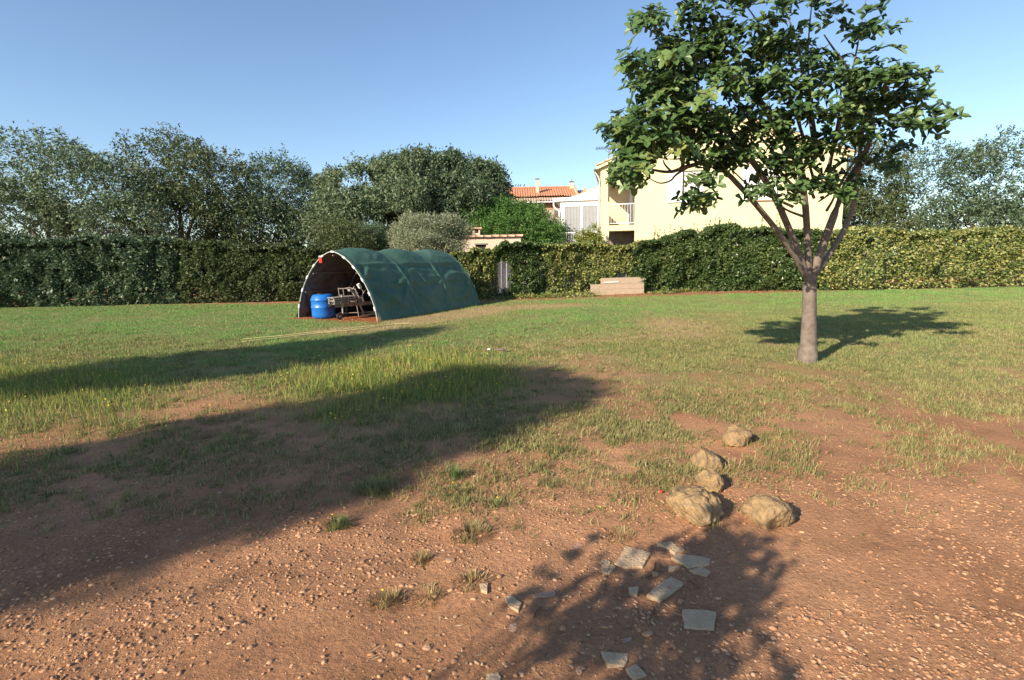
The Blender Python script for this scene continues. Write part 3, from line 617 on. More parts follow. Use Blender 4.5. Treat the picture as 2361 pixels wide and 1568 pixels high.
# red tag hanging from the front hoop
p = AT(742, 598, 14.68); b = MB(); b.box(p[0]-.04,p[0]+.04,p[1]-.12,p[1]-.112,p[2]-.10,p[2]+.10); o = b.build('red_tag', m_red); MB().box(p[0]-.041,p[0]+.041,p[1]-.123,p[1]-.1205,p[2]+.06,p[2]+.098).build('white_band', m_clip, o); MB().tube([(p[0],p[1]-.116,p[2]+.1),(p[0],p[1]-.116,p[2]+.19)], .003, 4).build('string', m_black, o); tag(o, 'red tag with a white top hanging from the tunnel front hoop', 'tag')

# ================================================================== things in the tunnel
bx, by = -5.55, 15.15
drum = thing('blue_drum', 'blue plastic drum standing in the mouth of the tunnel', 'drum', (bx, by, 0))
b = MB(); b.lathe([(.0,.01),(.29,.01),(.325,.05),(.335,.12),(.335,.30),(.345,.315),(.345,.345),(.335,.36),(.335,.52),(.345,.535),(.345,.56),(.33,.58),(.30,.66),(.25,.70),(.20,.705),(.0,.705)], bx, by, 40); b.build('body', m_blue, drum)
b = MB(); b.lathe([(.10,.70),(.10,.722),(.085,.73),(0,.73)], bx-.06, by-.02, 20); b.build('lid', m_black, drum)

ta = np.array([-5.12, 14.42, .40]); tb = np.array([-3.25, 16.3, .42]); tv = (tb-ta)/np.linalg.norm(tb-ta); tn = np.array([tv[1], -tv[0], 0]); tn /= np.linalg.norm(tn)
def tp(s, n=0, z=0): return ta+tv*s+tn*n+np.array([0,0,z])
tr = thing('boat_trailer', 'weathered steel boat trailer with a jockey wheel parked inside the tunnel', 'trailer', (ta[0], ta[1], 0))
MB().bar(tp(.12), tp(2.62), .07, .09).build('drawbar', m_frame_old, tr)
for s0, s1 in ((.62, .66), (.98, 1.03), (1.42, 1.44)):
    MB().bar(tp(s0), tp(s1+.03), .085, .104).build('clamp_plate', m_steel, tr)
cp = MB().tube([tp(-.02,0,.0), tp(.02,0,.005), tp(.10,0,.0), tp(.16,0,0)], [.02,.045,.05,.045], 10).build('coupling', m_black, tr)
MB().tube([tp(.06,0,.04), tp(.02,0,.10), tp(.05,0,.20)], [.014,.013,.010], 6).build('handle', m_black, cp)
MB().tube([tp(-.10,0,.0), tp(-.02,0,.0)], [.016,.022], 8).build('tongue', m_black, cp)
jw = MB().tube([tp(.36,.07,-.22), tp(.36,.07,.30)], .026, 8).tube([tp(.30,.07,.30), tp(.44,.07,.30)], .012, 6).build('jockey_wheel', m_steel, tr)
MB().bar(tp(.36,.07,-.02), tp(.36,.07,.09), .09, .10, (1,0,0)).build('clamp', m_frame_old, jw)
wc = tp(.26,.07,-.30)
def wheel(c, r, wd, ax, parent, nm):
    ax = np.array(ax, float)/np.linalg.norm(ax); u_ = np.array([0,0,1.]); v_ = np.cross(ax, u_); V = []; N = 22
    prof = [(r*.62,-.5),(r*.88,-.5),(r*.98,-.32),(r,0),(r*.98,.32),(r*.88,.5),(r*.62,.5)]
    for rr_, o_ in prof:
        for k in range(N):
            a = 2*math.pi*k/N; V.append(c+ax*o_*wd+rr_*(u_*math.cos(a)+v_*math.sin(a)))
    m_ = MB(); m_.add(V, [(i*N+k, i*N+(k+1) % N, (i+1)*N+(k+1) % N, (i+1)*N+k) for i in range(6) for k in range(N)], True); ty = m_.build(nm, m_black, parent)
    V = []
    for rr_, o_ in ((r*.63,.4),(r*.55,.25),(r*.25,.3),(r*.2,.5),(0.001,.5),(0.001,-.5),(r*.2,-.5),(r*.25,-.3),(r*.55,-.25),(r*.63,-.4)):
        for k in range(N):
            a = 2*math.pi*k/N; V.append(c+ax*o_*wd+rr_*(u_*math.cos(a)+v_*math.sin(a)))
    m_ = MB(); m_.add(V, [(i*N+k, i*N+(k+1) % N, (i+1)*N+(k+1) % N, (i+1)*N+k) for i in range(9) for k in range(N)], True); m_.build('rim', m_rim, ty); return ty
wheel(wc+np.array([0,0,-.0]), .095, .055, tn, jw, 'tyre')
MB().tube([tp(.30,.07,-.20), tp(.26,.03,-.30), tp(.26,.11,-.30)], .014, 6).build('fork', m_steel, jw)
MB().tube([tp(.95,-.02,-.02), tp(1.12,-.06,-.37)], .024, 6).build('prop_leg', m_steel, tr)
wp = MB().bar(tp(.98,0,0.022), tp(.70,0,0.446), .05, .06).bar(tp(.98,0,0.022), tp(1.0,0,0.230), .03, .03).build('winch_post', m_frame_old, tr)
MB().bar(tp(.66,-.06,0.418), tp(.66,.07,0.418), .07, .06).tube([tp(.62,.05,0.432), tp(.60,.09,0.518)], .010, 5).tube([tp(.72,.05,0.432), tp(.76,.09,0.518)], .010, 5).build('winch', m_steel, wp)
MB().tube([tp(.80,.04,0.446), tp(.84,.05,0.302), tp(.92,.05,0.202), tp(1.0,.03,0.158), tp(1.05,.02,0.230)], .014, 6).build('strap', m_clip, wp)
ph = MB().tube([tp(1.0,0,0.158), tp(1.10,0,0.331)], .018, 6).tube([tp(1.10,0,0.331), tp(1.03,-.02,0.446), tp(.99,-.03,0.533)], .018, 6).tube([tp(1.10,0,0.331), tp(1.22,.02,0.446), tp(1.32,.03,0.504)], .018, 6).build('bow_support', m_frame_old, tr)
MB().bar(tp(.94,-.02,0.576), tp(1.01,-.02,0.461), .10, .07).build('roller', m_clip, ph); MB().bar(tp(1.20,.02,0.475), tp(1.40,.03,0.576), .10, .065).build('roller', m_clip, ph)
MB().bar(tp(1.06,.01,0.043), tp(1.02,.01,0.194), .035, .05).build('guide', m_clip, tr)
MB().bar(tp(1.55,.02,.07), tp(1.95,.02,.10), .09, .05).build('keel_pad', m_steel, tr)
MB().bar(tp(1.72,.06,.0), tp(1.86,.06,.0), .05, .10).build('reflector', m_redw, tr)
ax_o = MB().bar(tp(2.1,-.42,-.10), tp(2.1,.42,-.10), .05, .05).build('axle', m_frame_old, tr)
for s_ in (-.46, .46): wheel(tp(2.1, s_, -.17), .235, .13, tn, ax_o, 'road_wheel')
MB().tube([tp(1.9,.1,.05), tp(1.95,.1,.22), tp(2.05,.1,.26)], .014, 6).build('side_roller', m_steel, tr)
# grey crate carried at the drawbar
cr = thing('grey_crate', 'grey slatted crate resting on the trailer drawbar', 'crate', tuple(tp(.35,0,.05)))
for n_ in (-.16, .16):
    for z_ in (.07, .13, .19): MB().bar(tp(.08,n_,z_), tp(.72,n_,z_), .016, .035).build('slat', m_frame_old, cr)
for s_ in (.08, .30, .51, .72):
    for n_ in (-.16, .16): MB().bar(tp(s_,n_,.05), tp(s_,n_,.22), .02, .03, (1,0,0)).build('upright', m_frame_old, cr)
MB().bar(tp(.05,0,.235), tp(.75,0,.245), .38, .022).build('top_board', m_steel, cr); MB().bar(tp(.08,0,.058), tp(.72,0,.058), .32, .014).build('base_board', m_frame_old, cr)
for s_ in (.08, .72): MB().bar(tp(s_,-.16,.15), tp(s_,.16,.15), .02, .06).build('end_slat', m_frame_old, cr)
# tubular chair behind the trailer
c0 = np.array([-5.02, 15.35, 0]); chx = thing('tubular_chair', 'old grey tubular chair frame standing behind the trailer', 'chair', tuple(c0))
def cq(x, y, z): return c0+np.array([x, y, z])
for s_ in (0, .42):
    MB().tube([cq(-.12,s_,.86),cq(-.10,s_,.62),cq(-.02,s_,.46),cq(-.06,s_,.0)], .015, 7).build('leg', m_frame_old, chx)
    MB().tube([cq(-.02,s_,.46),cq(.38,s_,.46),cq(.44,s_,.0)], .015, 7).build('leg', m_frame_old, chx)
    MB().tube([cq(-.12,s_,.84),cq(.10,s_,.85),cq(.26,s_,.80),cq(.32,s_,.66),cq(.38,s_,.46)], .014, 7).build('armrest', m_frame_old, chx)
MB().tube([cq(-.12,0,.86),cq(-.12,.42,.86)], .015, 7).build('back_rail', m_frame_old, chx)
MB().tube([cq(0,0,.46),cq(0,.42,.46)], .013, 6).tube([cq(.36,0,.46),cq(.36,.42,.46)], .013, 6).tube([cq(.0,.02,.12),cq(.42,.02,.12)], .012, 6).build('seat_frame', m_frame_old, chx)
# yellow hose on the lawn
def hosepts(L):
    P_ = [G(u, v) for u, v in L]; out = []
    for a, c in zip(P_[:-1], P_[1:]):
        for k in range(8):
            p = a+(c-a)*k/8; out.append((p[0], p[1], float(gz(p[0], p[1]))+.020))
    return out
tag(MB().tube(hosepts([(560,790),(650,779),(745,768.5),(800,764),(845,759),(880,753),(910,749),(946,746.5)]), .013, 6).build('garden_hose', m_hose), 'yellow garden hose lying on the dry grass in front of the tunnel', 'hose')
tag(MB().tube(hosepts([(560,782),(660,774),(760,764),(830,756),(870,752)]), .011, 6).build('garden_hose', m_hose), 'thinner yellow hose running just behind the longer hose towards the tunnel', 'hose')

# ================================================================== vegetation
def unit(a): return a/(np.linalg.norm(a, axis=-1, keepdims=True)+1e-9)
def leaf_quads(P_, D_, S_, ln, wd, fold=.18):
    """P base points, D direction, S side vectors -> folded lens-shaped leaves (4 verts, 2 tris)"""
    n = len(P_); N_ = unit(np.cross(D_, S_)); ln = np.broadcast_to(ln, n)[:, None]; wd = np.broadcast_to(wd, n)[:, None]
    V = np.stack([P_, P_+D_*ln*.45+S_*wd*.5+N_*wd*fold, P_+D_*ln, P_+D_*ln*.45-S_*wd*.5+N_*wd*fold], 1).reshape(-1, 3)
    b = (np.arange(n)*4)[:, None]; F_ = np.concatenate([b+np.array([[0,1,2]]), b+np.array([[0,2,3]])], 1).reshape(-1, 3); return V, F_
def crown(ells, ntw, lpt, tw, ln, wd, droop=.2, out=.7, shell=.55, up=0.0, zmin=None, rag=0):
    """leaves on many small twigs spread through a union of ellipsoids"""
    ells = [tuple(e) for e in ells]
    if rag:
        for e in list(ells):
            for _ in range(rag):
                d = unit(rng.normal(size=3)); d[2] = abs(d[2])*.9; f = .22+.2*rng.random(); ells.append((*(np.array(e[:3])+d*np.array(e[3:6])*.98), e[3]*f, e[4]*f, e[5]*f))
    ells = np.array(ells, float); A = (ells[:, 3]*ells[:, 4]+ells[:, 4]*ells[:, 5]+ells[:, 3]*ells[:, 5]); pr = A/A.sum()
    i = rng.choice(len(ells), ntw, p=pr); d = unit(rng.normal(size=(ntw, 3))); r = shell+(1.06-shell)*rng.random(ntw)**.6
    lump = .70+.60*fbm(d[:, 0]*2.2+i*3.1, d[:, 2]*2.2+d[:, 1]*1.7, 91, 2); r = r*lump
    tc = ells[i, :3]+d*r[:, None]*ells[i, 3:6]
    # drop twigs buried deep inside another ellipsoid
    keep = np.ones(ntw, bool)
    for e in ells:
        q = (((tc-e[:3])/e[3:6])**2).sum(1); keep &= q > .22
    if rag: keep &= fbm(tc[:, 0]*1.1+tc[:, 1]*.7, tc[:, 2]*1.3, 92, 3) > .37          # gaps between boughs
    tc, d = tc[keep], d[keep]; n = len(tc)*lpt; td = unit(d*out+rng.normal(size=d.shape)*.5+np.array([0,0,up]))
    t = rng.random(n); T_ = np.repeat(td, lpt, 0); P_ = np.repeat(tc, lpt, 0)+T_*(t*tw*2)[:, None]+rng.normal(size=(n, 3))*tw*.42
    D_ = unit(T_*.6+rng.normal(size=(n, 3))*.75+np.array([0,0,-droop])); S_ = unit(np.cross(D_, rng.normal(size=(n, 3))))
    if zmin is not None:
        k = P_[:, 2] > zmin; P_, D_, S_ = P_[k], D_[k], S_[k]; n = len(P_)
    s = .7+.6*rng.random(n); return leaf_quads(P_, D_, S_, ln*s, wd*s)
def limbs(parent, base, tops, r0, m, name='trunk', fork=.45, bend=.25):
    base = np.array(base, float); tops = [np.array(t, float) for t in tops]; c = np.mean(tops, 0); fk = base+(c-base)*fork*np.array([.6,.6,1])
    tb = MB(); tb.tube([base+np.array([0,0,-.1]), base+(fk-base)*.35+np.array([.06,.03,0]), fk], [r0*1.25, r0, r0*.8], 10)
    tr_ = tb.build(name, m, parent)
    for t in tops:
        mid = fk+(t-fk)*.5+np.array([random.uniform(-bend,bend), random.uniform(-bend,bend), .15]); q = MB(); q.tube([fk-np.array([0,0,.1]), fk+(mid-fk)*.5, mid, t], [r0*.6, r0*.45, r0*.32, r0*.10], 7); q.build('limb', m, tr_)
    return tr_
def tree(name, label, base, ells, ntw, lpt, tw, ln, wd, lm, group=None, r0=.2, cat='tree', **kw):
    t = thing(name, label, cat, tuple(base), group=group)
    limbs(t, base, [(e[0], e[1], e[2]) for e in ells], r0, m_bark)
    V, F_ = crown(ells, ntw, lpt, tw, ln, wd, **kw); npmesh('crown', V, F_, lm, t); return t
def E_(u, v, Y, ru, rv, ry=None):
    c = AT(u, v, Y); k = Y/_F; return (c[0], c[1], c[2], ru*k, (ry if ry else ru*k), rv*k)

lm_big = leafmat('leaf_grey_green', [(.075,.125,.06),(.13,.185,.095),(.185,.235,.135)], .25, .5, patch=[(.085,.13,.065),(.145,.195,.10),(.21,.25,.15)])
lm_dark = leafmat('leaf_dark_green', [(.052,.10,.05),(.092,.14,.075),(.145,.19,.105)], .22, .45)
lm_olive = leafmat('leaf_olive', [(.14,.175,.095),(.22,.25,.145),(.32,.34,.22)], .2, .55)
lm_fresh = leafmat('leaf_fresh_green', [(.05,.13,.028),(.085,.185,.038),(.14,.25,.06)], .35, .45)
lm_shrub = leafmat('leaf_shrub', [(.055,.085,.030),(.09,.12,.045),(.13,.145,.06)], .25, .5)
lm_ivy = leafmat('leaf_ivy_variegated', [(.055,.11,.028),(.14,.20,.055),(.27,.30,.095),(.46,.43,.16)], .28, .42, spec=.45, patch=[(.10,.15,.042),(.26,.29,.09),(.46,.41,.15)], pscale=1.1)
lm_hdark = leafmat('leaf_evergreen', [(.035,.075,.024),(.065,.115,.034),(.11,.16,.05)], .22, .35, spec=.5, patch=[(.05,.095,.028),(.095,.145,.042),(.16,.19,.06)], pscale=.9)
lm_lemon = leafmat('leaf_lemon', [(.11,.17,.025),(.20,.25,.04),(.30,.30,.05)], .35, .4)
lm_fig = leafmat('leaf_fig', [(.035,.070,.024),(.050,.092,.030),(.075,.120,.038)], .28, .42, spec=.4)
lm_litter = leafmat('leaf_litter', [(.26,.13,.06),(.38,.22,.11),(.30,.18,.10)], .05, .8)

# big grey-green trees behind the tunnel
tree('spreading_tree', 'broad grey-green leafy tree rising behind the tunnel', G(870, 640)*0+np.array([-7.6,31,0]),
     [E_(800,478,31,56,78), E_(870,443,31.5,66,68), E_(935,420,31,54,56), E_(850,520,30,95,70), E_(770,525,30.5,45,75), E_(935,480,30,70,85), E_(885,395,32,28,30), E_(772,425,31.5,24,26), E_(945,375,31,22,22)],
     6000, 15, .20, .20, .075, lm_big, r0=.28, droop=.35, zmin=1.2, rag=5)
tree('dark_leafy_tree', 'darker green leafy tree right of the broad tree behind the tunnel', (-2.4,32.5,0),
     [E_(1010,412,32.5,58,48), E_(1070,420,32.5,58,50), E_(1125,432,32,42,48), E_(1040,375,32.5,22,22), E_(985,372,32.5,20,20), E_(1060,470,31.5,95,65), E_(1140,465,32,38,42), E_(990,480,31.5,55,80), E_(1105,500,32,60,40)],
     5600, 15, .20, .20, .08, lm_dark, r0=.26, droop=.35, zmin=1.5, rag=5)
tree('dark_edge_tree', 'dark tree left of the broad grey-green tree', (-13.2,32,0), [E_(690,470,32,60,75), E_(640,440,32,70,70), E_(720,535,31,35,60), E_(600,520,31,80,60)], 2200, 14, .22, .17, .065, lm_dark, r0=.25, droop=.3, zmin=1.0)
tree('dark_edge_tree', 'tall green tree at far left of the garden', (-20,31,0), [E_(480,440,31,90,90), E_(400,400,32,90,80), E_(420,500,30,110,80), E_(540,520,30,60,60)], 2400, 14, .24, .19, .07, lm_shrub, r0=.25, droop=.3, zmin=.8)
tree('dark_edge_tree', 'leafy grey-green tree at the left border of the garden', (-25,28,0), [E_(200,450,28,110,90), E_(100,420,28,110,100), E_(300,520,27,90,70), E_(30,500,27,110,90)], 2600, 14, .24, .19, .07, lm_big, r0=.25, droop=.3, zmin=.5)
# shrubs at the back left
def shrub(name, label, base, ells, ntw, lpt, tw, ln, wd, lm, **kw):
    return tree(name, label, base, ells, ntw, lpt, tw, ln, wd, lm, r0=.07, cat='shrub', **kw)
shrub('green_shrub', 'mid green shrub between the tunnel and the broad tree', (-7.4,23,0), [E_(800,555,23,48,40), E_(770,580,23,40,35), E_(770,535,23.5,28,28)], 900, 16, .14, .10, .04, lm_shrub, zmin=.2)
shrub('dark_shrub', 'dark green shrub between green shrub and olive', (-5.7,24.5,0), [E_(860,560,24.5,42,38), E_(890,585,24.5,35,35)], 800, 16, .14, .11, .04, lm_dark, zmin=.2)
shrub('olive_bush', 'silvery olive bush just behind the tunnel', (-3.6,23.5,0), [E_(960,550,23.5,48,38), E_(1005,535,23.5,42,38), E_(1040,540,23.7,32,36), E_(985,575,23.2,75,30)], 3200, 18, .16, .11, .027, lm_olive, droop=-.15, up=.5, zmin=.2, rag=3)
shrub('fresh_green_bush', 'lush bright green bush behind the shed', (.2,30,0), [E_(1110,510,30,36,34), E_(1165,500,30,45,30), E_(1215,505,30,38,30), E_(1180,530,29.5,75,38), E_(1240,535,29.5,42,36), E_(1245,560,28.5,40,28)], 2200, 20, .22, .17, .05, lm_fresh, droop=.6, up=.3, zmin=.5, rag=3)
shrub('grey_green_bush', 'pale grey-green bush beside the white veranda', (2.9,31.5,0), [E_(1275,530,31,22,30), E_(1285,560,31,25,30)], 600, 16, .18, .09, .02, lm_olive, up=.6, zmin=.5)
shrub('lemon_tree', 'yellow-green lemon tree in front of the white veranda', (3.75,25.6,0), [E_(1345,548,25.6,16,14), E_(1368,542,25.6,14,18), E_(1358,556,25.6,24,14)], 260, 12, .10, .10, .045, lm_lemon, zmin=.6)
# far greenery closing the view left and right
tree('garden_tree', 'green tree right of the cream house', (21,33,0), [E_(1900,470,33,70,80), E_(1990,430,33,90,90), E_(1960,520,32,110,70)], 2200, 14, .24, .19, .07, lm_shrub, r0=.25, droop=.3)
tree('garden_tree', 'dark tree at the far right behind the hedge', (30,32,0), [E_(2180,450,32,110,100), E_(2300,430,31,110,100), E_(2250,530,31,130,70)], 2400, 14, .24, .19, .07, lm_dark, r0=.25, droop=.3)

# ---- hedge
HB = [(-34,20.5),(-12,22.6),(-5,22.3),(-2.9,20.9),(-.5,21.85),(3.5,23.6),(8.7,24.35),(12,23.9),(16,23.3),(30,25.0)]
HX = np.array([p[0] for p in HB]); HYv = np.array([p[1] for p in HB])
def hy(x): return np.interp(x, HX, HYv)
def hedge(name, label, u0, u1, top, thick, n, ln, wd, lm, holes=(), zlow=.05, group='hedge plants along the fence', sprigs=0, cat='hedge', vbot=None):
    """top: list of (u, v) silhouette points"""
    tu = np.array([a for a, c in top], float); tvv = np.array([c for a, c in top], float)
    x0 = G(u0, 690)[0]*1.0; 
    us = np.linspace(u0, u1, 60); xsu = []
    for u in us:
        Yg = 22.0
        for _ in range(4): Yg = float(hy(AT(u, 600, Yg)[0]))
        xsu.append(AT(u, 600, Yg)[0])
    xsu = np.array(xsu); x = rng.uniform(xsu[0], xsu[-1], n); u = np.interp(x, xsu, us); Yb = hy(x)
    H = CAM_H + (600+(1180-u)*.0175-np.interp(u, tu, tvv))/_F*Yb
    H = H*(.93+.14*fbm(x*1.6, x*0+3, 95, 3)) + .42*(fbm(x*3.5, x*0+9, 93, 3)-.58); z = zlow+(H-zlow)*rng.random(n)**.85
    bul = (fbm(x*1.5+u0, z*1.5, 97, 3)-.5)*1.15 + .25*np.sin(np.pi*np.clip(z/H, 0, 1)); e_ = np.minimum((x-xsu[0]), (xsu[-1]-x)); bul -= .3*sstep(.35, 0, e_)
    y = Yb - thick*.5 - bul*thick*.9 + rng.exponential(.11, n)*1.0; y = np.where(rng.random(n) < .38, Yb + rng.random(n)*thick*.6 - .1, y)
    topk = rng.random(n) < .22; y = np.where(topk, Yb + (rng.random(n)-.5)*thick*1.5, y); z = np.where(topk, H*(.97+.05*rng.random(n)), z)
    k = (fbm(x*3.2+u0, z*3.2, 94, 3) > .33) | (y > Yb-.1) | topk
    for (a, c, d_, e2) in holes:
        va = 600+(1180-u)*.0175+(CAM_H-z)/Yb*_F; wob = 6*(fbm(x*5, z*5, 99, 2)-.5); k &= ~((u > a+wob)*(u < c+wob)*(va > d_+wob)*(va < e2+wob))
    x, y, z = x[k], y[k], z[k]; n = len(x)
    D_ = unit(np.stack([rng.normal(size=n)*.7, -.55+rng.normal(size=n)*.5, -.25+rng.normal(size=n)*.55], -1)); S_ = unit(np.cross(D_, rng.normal(size=(n, 3))+np.array([0,-.2,.8])))
    s = .65+.7*rng.random(n); V, F_ = leaf_quads(np.stack([x, y, z], -1), D_, S_, ln*s, wd*s, .12)
    mx = (xsu[0]+xsu[-1])/2; t = thing(name, label, cat, (mx, float(hy(mx)), 0), group=group); npmesh('foliage', V, F_, lm, t)
    ns = max(3, int((xsu[-1]-xsu[0])/.55))
    for j in range(ns):
        xj = xsu[0]+(j+.5)*(xsu[-1]-xsu[0])/ns+random.uniform(-.1,.1); yj = float(hy(xj)); MB().tube([(xj,yj,-.05),(xj+random.uniform(-.1,.1),yj,.8),(xj+random.uniform(-.2,.2),yj+.03,1.6)], [.022,.017,.008], 6).build('stem', m_bark, t)
    for j in range(sprigs):
        uu = random.uniform(u0+(u1-u0)*.12, u1-2); xj = float(np.interp(uu, us, xsu)); yj = float(hy(xj))-.1; hh = CAM_H+(600+(1180-uu)*.0175-float(np.interp(uu, tu, tvv)))/_F*yj-.1; lh = random.uniform(.4,.85)
        tip = np.array([xj+random.uniform(-.12,.12), yj, hh+lh]); a0 = np.array([xj, yj, hh]); ex = MB().tube([a0, tip], [.008,.003], 4).build('shoot', m_bark, t)
        m_ = 22; tt = rng.random(m_); Pp = a0+(tip-a0)*tt[:, None]; D2 = unit(np.stack([np.where(rng.random(m_) < .5, 1, -1)*.8+rng.normal(size=m_)*.2, rng.normal(size=m_)*.5, .5+rng.random(m_)*.4], -1)); S2 = unit(np.cross(D2, rng.normal(size=(m_, 3))))
        V, F_ = leaf_quads(Pp, D2, S2, .10, .045); npmesh('shoot_leaves', V, F_, lm, ex)
    return t
hedge('ivy_hedge', 'yellow-green variegated ivy hedge right behind the tunnel', 1012, 1145, [(1010,600),(1035,590),(1060,585),(1100,582),(1145,572)], .55, 21000, .10, .085, lm_ivy)
hedge('ivy_hedge', 'dark green hedge plant with gaps left of the variegated ivy', 1140, 1258, [(1140,570),(1170,566),(1215,565),(1258,570)], .6, 19000, .10, .08, lm_hdark, holes=[(1138,1176,602,664),(1142,1160,655,675)])
hedge('ivy_hedge', 'long variegated ivy hedge in front of the white veranda', 1250, 1400, [(1250,574),(1280,570),(1320,565),(1360,563),(1400,565)], .6, 25000, .10, .085, lm_ivy, holes=[(1364,1400,652,690)])
hedge('ivy_hedge', 'ivy hedge overhanging the plank bed below the house corner', 1396, 1468, [(1396,566),(1430,566),(1468,555)], .6, 11500, .10, .085, lm_ivy, holes=[(1390,1452,646,690),(1420,1446,628,650)])
hedge('evergreen_hedge', 'tall dark glossy evergreen hedge below the cream house window', 1452, 1660, [(1452,572),(1475,556),(1500,560),(1530,555),(1570,545),(1617,538),(1660,535)], .85, 52000, .12, .062, lm_hdark, sprigs=15)
hedge('evergreen_hedge', 'dark evergreen hedge continuing right of the house window', 1645, 1905, [(1650,535),(1760,530),(1905,535)], .85, 34000, .125, .066, lm_hdark, sprigs=6)
hedge('evergreen_hedge', 'variegated hedge at the right end of the garden', 1870, 2420, [(1870,540),(2000,535),(2200,538),(2420,530)], .9, 34000, .13, .075, lm_ivy)
hedge('evergreen_hedge', 'mixed green hedge left of the tunnel', 420, 760, [(420,560),(560,575),(680,568),(760,575)], .9, 40000, .13, .08, lm_shrub)
hedge('evergreen_hedge', 'dark hedge at the far left of the garden', -60, 430, [(-60,545),(150,560),(300,550),(430,562)], .9, 52000, .14, .085, lm_dark)
# ground ivy spilling below the hedge
def ivy_mat(name, label, pts, n, lm, ln, hmax):
    c = np.array([G(u, v)[:2] for u, v in pts]); t = rng.random(n)*(len(c)-1); i = np.floor(t).astype(int); f = (t-i)[:, None]; p = c[i]*(1-f)+c[np.minimum(i+1, len(c)-1)]*f
    x = p[:, 0]+rng.normal(size=n)*.25; y = p[:, 1]+rng.normal(size=n)*.28*(.5+fbm(x*2, x*0, 98, 2)); z = gz(x, y)+hmax*rng.random(n)**1.5*fbm(x*2.5, y*2.5, 96, 2)*2
    D_ = unit(np.stack([rng.normal(size=n), -.4+rng.normal(size=n), .2+.3*rng.normal(size=n)], -1)); S_ = unit(np.cross(D_, np.array([0,0,1.])+.5*rng.normal(size=(n, 3))))
    V, F_ = leaf_quads(np.stack([x, y, z], -1), D_, S_, ln, ln*.8); return tag(npmesh(name, V, F_, lm), label, 'ivy', kind='stuff')
ivy_mat('ground_ivy', 'ivy spreading over the soil at the hedge foot', [(1120,690),(1180,688),(1250,686),(1320,684),(1362,682)], 5200, lm_ivy, .07, .16)
ivy_mat('ground_ivy', 'ivy at the foot of the evergreen hedge', [(1510,678),(1560,674),(1617,671),(1700,668),(1850,664)], 3600, lm_ivy, .08, .14)
# leaf litter on the bare strip
n = 5200; x = rng.uniform(-2.5, 14, n); y = hy(x)-.15-rng.gamma(2, .33, n); z = gz(x, y)+.012; D_ = unit(np.stack([rng.normal(size=n), rng.normal(size=n), .15*rng.normal(size=n)], -1)); S_ = unit(np.cross(D_, np.array([0,0,1.])+.4*rng.normal(size=(n, 3))))
V, F_ = leaf_quads(np.stack([x, y, z], -1), D_, S_, .06, .035); tag(npmesh('leaf_litter', V, F_, lm_litter), 'dry brown fallen leaves below the hedge', 'leaves', kind='stuff')

# ---- wire fence inside the hedge
fen = thing('wire_fence', 'wire mesh fence with thin posts hidden inside the ivy hedge', 'fence', (1, 22.1, 0))
for u in (1156, 1168, 1300, 1443, 1560):
    Yg = 22.
    for _ in range(4): Yg = float(hy(AT(u, 600, Yg)[0]))-.33
    xx = AT(u, 640, Yg)[0]; hgt = 1.55 if u != 1443 else 1.2
    MB().tube([(xx,Yg,-.1),(xx+.015,Yg,hgt)], .026, 7).build('post', m_frame_old if u in (1443,1156) else m_steel, fen)
wm = MB()
def wy(x): return float(hy(x))-.28
xsw = np.arange(-.9, 6.6, .11)
for xx in xsw: wm.bar((xx, wy(xx), .02), (xx, wy(xx), 1.25), .007, .007, (1,0,0))
for z in np.arange(.08, 1.26, .11):
    for a in np.arange(-.9, 6.5, .75): wm.bar((a, wy(a)-.004, z), (a+.75, wy(a+.75)-.004, z), .007, .007)
tag(wm.build('mesh_wire', m_wire, fen), kind='stuff')
# ---- plank bed
pb = thing('plank_bed', 'pale weathered plank edging of a raised bed at the hedge foot', 'raised bed', tuple(G(1410, 680)))
a0 = G(1362, 681); a1 = G(1484, 676.5)
for r_, (z0, z1, cut) in enumerate(((.0,.235,0), (.242,.475,0), (.482,.74,.22))):
    p0 = a0+(a1-a0)*cut*.85; MB().bar(p0+np.array([0,.0+.006*r_,(z0+z1)/2]), a1+np.array([0,.006*r_,(z0+z1)/2]), .045, z1-z0).build('plank', m_plank, pb)
for f_ in (.02, .40, .84):
    p0 = a0+(a1-a0)*f_+np.array([0,.05,0]); MB().bar(p0, p0+np.array([0,0,.74 if f_ > .3 else .46]), .05, .05, (1,0,0)).build('stake', m_frame_old, pb)
MB().bar(a0+(a1-a0)*.25+np.array([0,-.026,.545]), a0+(a1-a0)*.52+np.array([0,-.026,.565]), .012, .06).build('pale_batten', m_clip, pb)
MB().bar(a1+np.array([0,.03,.01]), a1+np.array([.15,1.0,.01]), .045, .6).build('end_plank', m_plank, pb)

